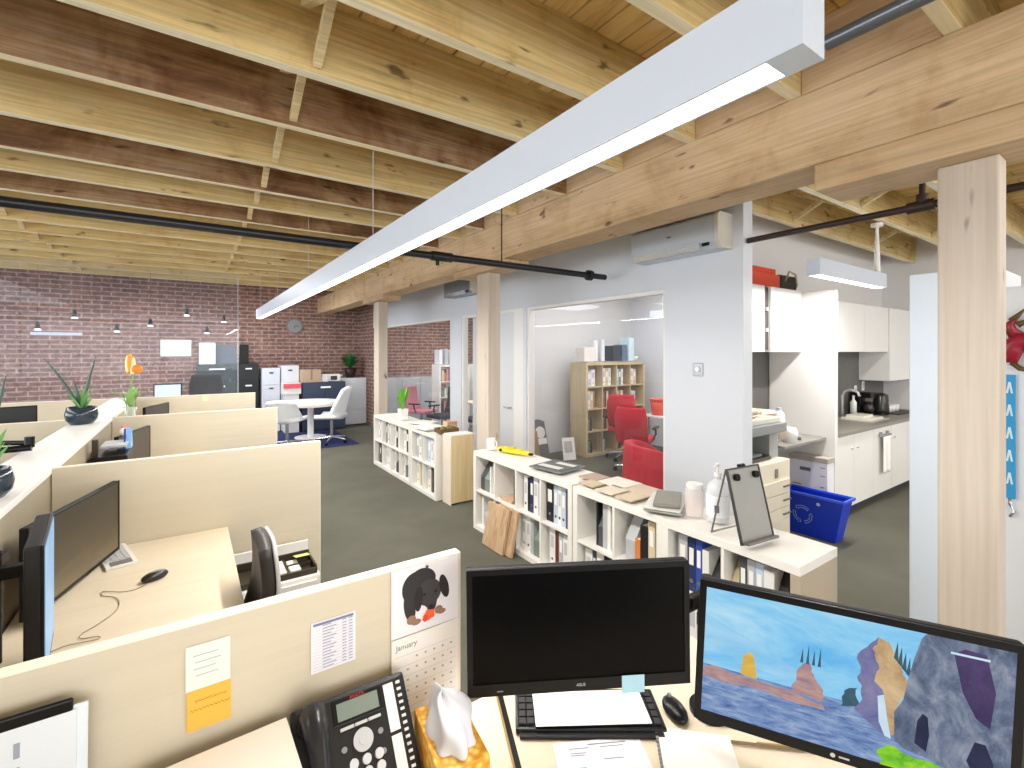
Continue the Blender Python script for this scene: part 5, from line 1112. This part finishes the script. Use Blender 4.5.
for z in (.2, .4): mesh_obj('hinge', B().box(-.02, .02, -.15, -.131, z, z+.03), LGREY, parent=t)
one('tall_side_panel', B().box(5.3, 5.365, 2.045, 2.69, 0, 2.375), plain('efedea', .5, var=.01), 'tall white side panel between the nook and the kitchen counter', 'panel', bevel=.003)
cab('long white wall cabinet above the kitchen sink', 5.37, 7.72, 2.35, 2.69, 1.75, 2.34, [(5.37, 6.15), (6.15, 6.93), (6.93, 7.72)])
cab('deeper hanging white wall cabinet at the end of the counter', 7.73, 8.65, 2.335, 2.69, 1.36, 2.34, [(7.73, 8.65)])
t = thing('base_cabinet', 'white kitchen base cabinets below the dark counter', 'cabinet', (7.0, 2.4, 0))
mesh_obj('carcass', off(t, B().box(5.37, 8.65, 2.12, 2.69, .1, .87)), WARMW, parent=t)
mesh_obj('toe_kick', off(t, B().box(5.37, 8.65, 2.17, 2.69, 0, .1)), DGREY, parent=t)
for k in range(6):
    a = 5.37+k*.545
    d_ = mesh_obj('door', off(t, B().box(a+.003, a+.542, 2.1, 2.119, .105, .865)), WARMW, parent=t)
    mesh_obj('knob', off(t, B().cyl((a+(.48 if k % 2 == 0 else .07), 2.1, .72), (a+(.48 if k % 2 == 0 else .07), 2.08, .72), .012)), LGREY, parent=d_, smooth=True)
one('countertop', B().box(5.37, 8.65, 2.08, 2.69, .871, .91), plain('8a857b', .35), 'dark stone kitchen countertop', 'countertop', bevel=.003)
t = thing('hand_towel', 'white towel hanging on the white cabinet doors', 'towel', (6.72, 2.05, .35))
def tow(u, v): return (-.12+.24*u, -.012*math.sin(u*12)-.0, .42*v)
mesh_obj('cloth', B().grid(tow, 12, 10), plain('f6f4f0', .9, var=.02), parent=t, smooth='all', solid=.012)
mesh_obj('towel_clip', B().box(-.13, .13, .0, .04, .42, .44).box(-.11, -.09, .02, .045, .44, .47).box(.09, .11, .02, .045, .44, .47), GREY, parent=t)
# sink + faucet
t = thing('kitchen_sink', 'steel kitchen sink set in the dark counter with tall tap', 'sink', (6.95, 2.4, .911))
mesh_obj('sink_rim', B().box(-.3, .3, -.21, -.19, 0, .012).box(-.3, .3, .14, .16, 0, .012).box(-.3, -.28, -.19, .14, 0, .012).box(.28, .3, -.19, .14, 0, .012).box(-.28, .28, -.19, .14, -.001, .002), plain('d8dad8', .3, .5), parent=t)
mesh_obj('faucet', B().tube([(0, .2, .0), (0, .2, .28), (0, .17, .34), (0, .1, .36), (0, .03, .33), (0, .01, .28)], .016), plain('e0e0dc', .2, .4), parent=t, smooth='all')
mesh_obj('dish_rack', B().box(-.25, .22, -.17, .12, .004, .03).box(-.2, .1, -.1, .08, .03, .06), plain('e6e2d6', .5), parent=t)
t = thing('kettle', 'black and steel electric kettle at the rear of the counter', 'kettle', (7.68, 2.42, .911))
mesh_obj('kettle_base', B().cyl((0, 0, 0), (0, 0, .03), .09), BLACK, parent=t, smooth=True)
mesh_obj('kettle_body', B().lathe((0, 0, .031), [(.01, 0), (.09, 0), (.095, .03), (.075, .23), (.06, .25), (.01, .26)]), plain('3c3a36', .25, .5), parent=t, smooth='all')
mesh_obj('kettle_handle', B().tube([(.06, -.02, .25), (.14, -.03, .25), (.16, -.03, .18), (.13, -.03, .08), (.09, -.02, .07)], .012), BLACK, parent=t, smooth='all')
t = thing('coffee_maker', 'tall black coffee maker next to the kettle', 'coffee maker', (7.47, 2.55, .911))
mesh_obj('maker_body', B().box(-.09, .09, 0, .12, 0, .3, bev=.01).box(-.09, .09, -.12, 0, .23, .3, bev=.01).box(-.09, .09, -.12, 0, 0, .03), BLACK, parent=t)
mesh_obj('carafe', B().lathe((0, -.06, .031), [(.01, 0), (.06, .0), (.065, .06), (.045, .14), (.01, .15)]), plain('2a2420', .1), parent=t, smooth='all')
for i, (x, y, h_, c, nm, l) in enumerate(((6.6, 2.62, .22, '2e2a1e', 'oil_bottle', 'dark bottle on the counter behind the tall panel'), (6.8, 2.65, .3, 'e8e8e4', 'soap_bottle', 'white tall soap bottle near the sink tap'), (7.3, 2.6, .26, 'f0f0ec', 'soap_bottle', 'second white bottle between tap and coffee maker'), (6.72, 2.62, .2, '4a3c20', 'spice_jar', 'brown jar on the counter left of the tap'))):
    t = thing(nm, l, 'bottle', (x, y, .911)); mesh_obj('bottle_body', B().lathe((0, 0, 0), [(.01, 0), (.035, 0), (.038, h_*.65), (.014, h_*.8), (.014, h_*.95), (.01, h_*.95)]), plain(c, .3), parent=t, smooth='all')
    mesh_obj('bottle_cap', B().cyl((0, 0, h_*.955), (0, 0, h_), .018), LGREY, parent=t, smooth=True)
for i, (x, z) in enumerate(((7.62, 1.22), (7.88, 1.27))):
    t = thing('wall_outlet', ['white wall outlet above the coffee maker on grey splashback', 'white wall outlet above the kettle on grey splashback'][i], 'outlet', (x, 2.694, z), group='outlets on the splashback')
    mesh_obj('outlet_plate', B().box(-.04, .04, -.008, 0, -.065, .065), WHITE, parent=t); mesh_obj('socket', B().box(-.016, .016, -.011, -.0085, -.04, .04), LGREY, parent=t)
t = thing('dish_tray', 'steel tray with white cups at the end of the counter', 'tray', (8.1, 2.4, .911))
mesh_obj('tray_plate', B().box(-.3, .3, -.16, .16, 0, .012), DGREY, parent=t, bevel=.003)
for k in range(3): 
    one('cup', B().lathe((7.95+k*.14, 2.42, .924), [(.01, 0), (.035, 0), (.042, .09), (.036, .09), (.03, .01), (.01, .01)]), WHITE, 'white cup on the steel tray, %s from the kettle' % ORD[k], 'cup', 'cups on the counter tray', smooth='all')
# nook counter, boxes, copier, recycling bin
one('nook_counter', B().box(4.45, 5.295, 2.12, 2.69, .865, .89), plain('8f8c86', .4), 'thin grey counter slab fixed to the tall side panel', 'counter', bevel=.003)
for k, z in enumerate((0.0, .351)):
    t = thing('file_box', ['plain white archive box on the carpet, under the marked one', 'white archive box with grey lid and handle hole, on top of another'][k], 'box', (5.215, 2.2, z), group='archive boxes by the tall panel')
    mesh_obj('box_body', B().box(-.075, .075, -.15, .2, 0, .30, bev=.002), plain('f1f0f2', .6, var=.01), parent=t)
    mesh_obj('box_lid', B().box(-.08, .08, -.155, .205, .301, .349), plain('b9b0a4' if k else 'e8e8e8', .6), parent=t)
    mesh_obj('handle_hole', B().box(-.0775, -.0755, .0, .1, .2, .235, bev=.0005), plain('6c6a6c', .6), parent=t)
    mesh_obj('printed_mark', B().box(-.0775, -.0755, -.13, -.09, .25, .258).box(-.0775, -.0755, -.13, -.09, .17, .178).box(-.0775, -.0755, -.12, -.09, .06, .068).box(-.0775, -.0755, .09, .17, .05, .06), plain('84848a', .6), parent=t)
t = thing('photocopier', 'cream office photocopier beside the blue recycling bin', 'photocopier', (4.05, 2.36, 0))
CR = plain('eee4cf', .45, var=.01)
mesh_obj('lower_body', B().box(-.35, .37, -.3, .32, .03, .8, bev=.008), CR, parent=t)
for z in (.28, .4, .52): mesh_obj('paper_tray', B().box(-.33, .34, -.312, -.302, z, z+.11), plain('e9dfca', .5), parent=t)
for z in (.33, .45, .57): mesh_obj('tray_handle', B().box(.22, .34, -.325, -.3135, z, z+.012), plain('6c6860', .5), parent=t)
mesh_obj('latch_plate', B().box(-.02+.12, .03+.12, -.306, -.302, .66, .74, bev=.001), plain('8c887c', .5), parent=t)
mesh_obj('side_handle', B().prism([(.372, -.1, .6), (.372, -.25, .6), (.42, -.2, .68), (.42, -.12, .7)], (0, 0, .03)), CR, parent=t)
mesh_obj('output_bay', B().box(-.33, .2, -.22, .3, .801, .83, bev=.004), plain('4a4a48', .5), parent=t)
mesh_obj('bay_column', B().box(.21, .36, -.2, .3, .801, 1.04, bev=.004), plain('a4a6a6', .5), parent=t)
mesh_obj('scanner_unit', B().box(-.34, .36, -.28, .3, 1.041, 1.12, bev=.006), plain('8c9090', .4), parent=t)
mesh_obj('output_paper', B().box(-.25, .12, -.18, .1, .831, .85, mtx=None), GREY, parent=t)
mesh_obj('document_lid', B().box(-.33, .33, -.24, .28, 1.121, 1.17, bev=.01), plain('c8c4b8', .5), parent=t)
paper_stack('tan envelopes heaped on the photocopier lid', (4.0, 2.36, 1.171), .2, .42, .34, .07, 5, 'd9ccb6', skew=.03, seed=12)
paper_stack('white envelopes topping the heap on the photocopier', (3.97, 2.4, 1.243), -.3, .3, .24, .04, 3, 'f0e4da', skew=.03, seed=13)
t = thing('cardboard_box', 'small open brown box on the nook counter', 'box', (4.6, 2.45, .89))
mesh_obj('box_body', B().box(-.12, .12, -.1, .1, 0, .26, bev=.002), plain('b98c5c', .7), parent=t)
mesh_obj('box_lid', B().box(-.13, .13, -.11, .11, .261, .29), plain('efe4dc', .6), parent=t)
t = thing('spray_bottle', 'white spray bottle on the nook counter beside brown box', 'bottle', (4.82, 2.35, .89))
mesh_obj('bottle_body', B().lathe((0, 0, 0), [(.01, 0), (.05, 0), (.055, .15), (.045, .25), (.02, .28), (.01, .28)]), WHITE, parent=t, smooth='all')
mesh_obj('bottle_cap', B().cyl((0, 0, .281), (0, 0, .31), .022), LGREY, parent=t, smooth=True)
t = thing('cream_jug', 'white jug at the front of the nook counter', 'jug', (4.72, 2.2, .89))
mesh_obj('jug_body', B().lathe((0, 0, 0), [(.01, 0), (.06, 0), (.065, .1), (.05, .14), (.045, .14), (.01, .02)]), WHITE, parent=t, smooth='all')
mesh_obj('jug_handle', B().tube([(.055, 0, .12), (.1, 0, .1), (.09, 0, .04), (.058, 0, .03)], .008), WHITE, parent=t, smooth='all')
t = thing('stapler', 'grey metal stapler on the nook counter', 'stapler', (4.97, 2.24, .89), .5)
mesh_obj('stapler_base', B().box(-.08, .08, -.02, .02, 0, .012, bev=.003), DGREY, parent=t)
mesh_obj('stapler_arm', B().box(-.08, .075, -.018, .018, .02, .045, mtx=Matrix.Rotation(R(-8), 4, 'Y'), bev=.006), GREY, parent=t)
one('notice_card', B().box(5.08, 5.2, 2.6, 2.604, .891, 1.03), PAPER, 'small white card propped at the back of the nook counter', 'card')
# blue recycling bin
t = thing('recycling_bin', 'bright blue recycling bin with white arrows symbol', 'bin', (4.93, 2.07, 0))
BLUE = plain('1238c8', .35, var=.03)
def ring(hx, hy, z): return [(-hx, -hy, z), (hx, -hy, z), (hx, hy, z), (-hx, hy, z)]
b = B(); lv = [ring(.08, .2, 0), ring(.11, .275, .40), ring(.10, .265, .40), ring(.072, .19, .012)]
vs = [[b.bm.verts.new(p) for p in r_] for r_ in lv]
for a_, c_ in zip(vs, vs[1:]):
    for k in range(4): b.bm.faces.new((a_[k], a_[(k+1) % 4], c_[(k+1) % 4], c_[k]))
b.bm.faces.new(vs[0]); b.bm.faces.new(vs[-1])
mesh_obj('bin_body', b, BLUE, parent=t, bevel=.012)
mesh_obj('bin_rim', B().box(-.125, -.11, -.29, .29, .385, .41, bev=.004).box(.11, .125, -.29, .29, .385, .41, bev=.004).box(-.11, .11, -.29, -.275, .385, .41, bev=.004).box(-.11, .11, .275, .29, .385, .41, bev=.004), plain('3a62e8', .3), parent=t)
# symbol on the -x face
sl = math.atan2(.03, .40)
FX = Matrix.Translation((-.08, 0, 0)) @ Matrix.Rotation(-sl, 4, 'Y') @ Matrix.Rotation(R(-90), 4, 'Z') @ Matrix.Rotation(R(90), 4, 'X')   # local x -> -Y world, y -> up, z -> out
sb = B()
for k in range(3):
    a0 = R(90+120*k); rr_ = .074
    arc = [(math.cos(a0-R(48)+R(16)*i)*rr_-.07, math.sin(a0-R(48)+R(16)*i)*rr_+.2) for i in range(6)]
    for (p, q_) in zip(arc, arc[1:]):
        d_ = Vector((q_[0]-p[0], q_[1]-p[1])).normalized(); nx, ny = -d_.y, d_.x
        for s1 in (.010, -.010):
            sb.prism([(p[0]+nx*s1-nx*.003, p[1]+ny*s1-ny*.003, .0016), (q_[0]+nx*s1-nx*.003, q_[1]+ny*s1-ny*.003, .0016), (q_[0]+nx*s1+nx*.003, q_[1]+ny*s1+ny*.003, .0016), (p[0]+nx*s1+nx*.003, p[1]+ny*s1+ny*.003, .0016)], (0, 0, .0008))
    p = arc[-1]; a_ = a0-R(48)+R(80)+R(90); dx, dy = math.cos(a_), math.sin(a_)
    sb.prism([(p[0]-dy*.022, p[1]+dx*.022, .0016), (p[0]+dx*.026, p[1]+dy*.026, .0016), (p[0]+dy*.022, p[1]-dx*.022, .0016), (p[0]+dy*.018, p[1]-dx*.018, .0016), (p[0]+dx*.018, p[1]+dy*.018, .0016), (p[0]-dy*.018, p[1]+dx*.018, .0016)], (0, 0, .0008))
mesh_obj('recycling_symbol', sb.xf(FX), plain('a8c0f4', .5), parent=t)
mesh_obj('round_badge', B().cyl((.07, .33, .001), (.07, .33, .003), .016).xf(FX), plain('c8d8f8', .5), parent=t)
# stuff on top of the wall cabinet
t = thing('tool_case', 'orange red plastic case on top of the wall cabinet', 'case', (4.56, 2.5, 2.391))
mesh_obj('case_body', B().box(-.28, .34, -.12, .12, 0, .13, bev=.01), plain('f0502c', .45), parent=t)
mesh_obj('case_lid', B().box(-.25, .3, -.1, .1, .131, .19, bev=.01), plain('e8401e', .45), parent=t)
t = thing('duffel_bag', 'dark lumpy bag next to the orange case on wall cabinet', 'bag', (5.1, 2.48, 2.391))
mesh_obj('bag_body', B().box(-.18, .18, -.1, .1, 0, .15, bev=.04), plain('3a3428', .7), parent=t)
mesh_obj('bag_strap', B().tube([(-.1, -.1, .08), (-.05, -.12, .18), (.08, -.12, .16), (.15, -.1, .05)], .01), plain('b8ae8c', .7), parent=t, smooth='all')
one('flat_tool', B().box(6.0, 6.25, 2.38, 2.5, 2.341, 2.37), DGREY, 'small dark object lying on top of the long sink cabinet', 'tool')

# ------------------------------------------------------------------ right edge: white wardrobes, ornament, blue strip
t = thing('storage_wardrobe', 'tall white wardrobe standing behind the near timber post', 'wardrobe', (3.6, .76, 0))
mesh_obj('carcass', B().box(-.28, .3, -.19, .154, 0, 2.18, bev=.003), plain('dfe6ee', .45, var=.01), parent=t)
d_ = mesh_obj('door', B().box(-.3, -.281, -.18, .144, .05, 2.17), plain('dbe5ef', .4, var=.01), parent=t)
mesh_obj('door_handle', B().box(-.315, -.301, -.15, -.13, 1.0, 1.15), CHROME, parent=d_)
t = thing('storage_wardrobe', 'white wardrobe at the frame edge hung with a blue strip', 'wardrobe', (3.6, .1, 0))
mesh_obj('carcass', B().box(-.28, .3, -.6, .45, 0, 2.07, bev=.003), plain('e4e8ec', .45, var=.01), parent=t)
d_ = mesh_obj('door', B().box(-.3, -.281, -.075, .445, .05, 2.06), plain('e4e8ec', .4, var=.01), parent=t)
d2 = mesh_obj('door', B().box(-.3, -.281, -.595, -.08, .05, 2.06), plain('e4e8ec', .4, var=.01), parent=t)
mesh_obj('door_handle', B().box(-.315, -.301, -.06, -.04, 1.0, 1.15), CHROME, parent=d_)
t = thing('hanging_strip', 'blue vertical strip with pale marks hanging beside the near post', 'banner', (3.29, .527, 1.05))
t.location = (3.285, .518, 1.04)
mesh_obj('strip_body', B().box(-.004, .004, -.02, .02, 0, .60), plain('2a9ad4', .5), parent=t)
sbm = B()
for k in range(5):
    z = .07+k*.11
    sbm.prism([(-.0055, .012, z), (-.0055, .005, z), (-.0055, 0, z+.03), (-.0055, -.005, z), (-.0055, -.012, z), (-.0055, -.004, z+.055), (-.0055, .004, z+.055)], (.001, 0, 0))
mesh_obj('printed_marks', sbm, plain('d4ecf6', .5), parent=t)
mesh_obj('hook', B().tube([(0, 0, -.0), (0, 0, -.03), (0, -.015, -.06), (0, .0, -.09)], .006), CHROME, parent=t, smooth='all')
t = thing('wall_ornament', 'red and bronze dragon like ornament fixed above the blue strip', 'ornament', (3.27, .46, 1.72))
mesh_obj('ornament_body', B().tube([(0, .06, -.02), (0, .05, .05), (0, .02, .09), (0, -.03, .07), (0, -.08, .03), (0, -.14, .02), (0, -.19, .05)], [.03, .045, .04, .035, .028, .018, .008]).tube([(0, .03, .1), (0, .06, .16), (0, .03, .2)], [.03, .02, .008]), plain('9c1830', .4), parent=t, smooth='all')
hb = B()
for (y, z, y2, z2) in ((.05, .12, .10, .17), (.03, .16, -.02, .19), (.05, .18, .0, .24), (.0, .1, -.05, .14), (.05, .05, .09, .1)): hb.cyl((0, y, z), (0, y2, z2), .016, .003, seg=8)
hb.tube([(0, .05, -.02), (0, .02, -.05), (0, -.02, -.06), (0, -.05, -.03), (0, -.04, 0)], [.014, .012, .01, .008, .004])
mesh_obj('bronze_horns', hb, plain('6a5434', .5, .3), parent=t, smooth='all')
mesh_obj('fixing_pin', B().cyl((.02, .03, .08), (.0, .03, .08), .006), CHROME, parent=t)

# ------------------------------------------------------------------ light
wld = bpy.data.worlds.new('daylight'); scn.world = wld; wld.use_nodes = True
bg = wld.node_tree.nodes['Background']; bg.inputs[0].default_value = (.86, .93, 1, 1); bg.inputs[1].default_value = 1.2
def area(name, loc, rot, sx, sy, e, c=(1, 1, 1)):
    l = bpy.data.lights.new(name, 'AREA'); l.shape = 'RECTANGLE'; l.size = sx; l.size_y = sy; l.energy = e; l.color = c
    o = bpy.data.objects.new(name, l); COL.objects.link(o); o.location = loc; o.rotation_euler = rot; return o
area('window_light_behind', (-1, -4.6, 1.7), (R(90), 0, 0), 9, 2.8, 300, (1, .97, .93))  # area light added to simulate windows out of view behind
area('window_light_left', (-8.7, 5, 1.6), (R(90), 0, R(-90)), 12, 2.6, 650, (.82, .9, 1))  # area light added to simulate unseen windows at the left
area('long_lamp_light', (.97, 4.8, 2.30), (0, 0, 0), .09, 8.4, 170, (1, .97, .93))
area('office_light', (5.4, 4.4, 3.0), (0, 0, 0), 2.6, 2.4, 75)  # added overhead fill for the office, no fixture of its own
area('far_room_light', (5.6, 9.0, 3.0), (0, 0, 0), 3, 4, 130)  # added fill brightening the far room from above
area('kitchen_lamp_light', (5.0, 1.81, 2.37), (0, 0, 0), 1.4, .08, 45, (1, .98, .95))
area('kitchen_light', (6.2, -1.5, 2.9), (R(35), 0, 0), 4, 2, 125, (1, .98, .95))  # added fill aimed at the kitchen, not a fixture
area('far_ceiling_light', (-.4, 9.9, 3.0), (0, 0, 0), 4, 1.5, 150, (.9, .94, 1))  # added overhead fill for the far area, no ceiling fixture there
area('side_bay_light', (-3.4, 4.5, 3.0), (0, 0, 0), 1.5, 7, 190, (.92, .96, 1))  # added fill from above for ledge and other level surfaces
scn.view_settings.view_transform = 'Standard'
scn.view_settings.look = 'None'
scn.view_settings.exposure = 0.0
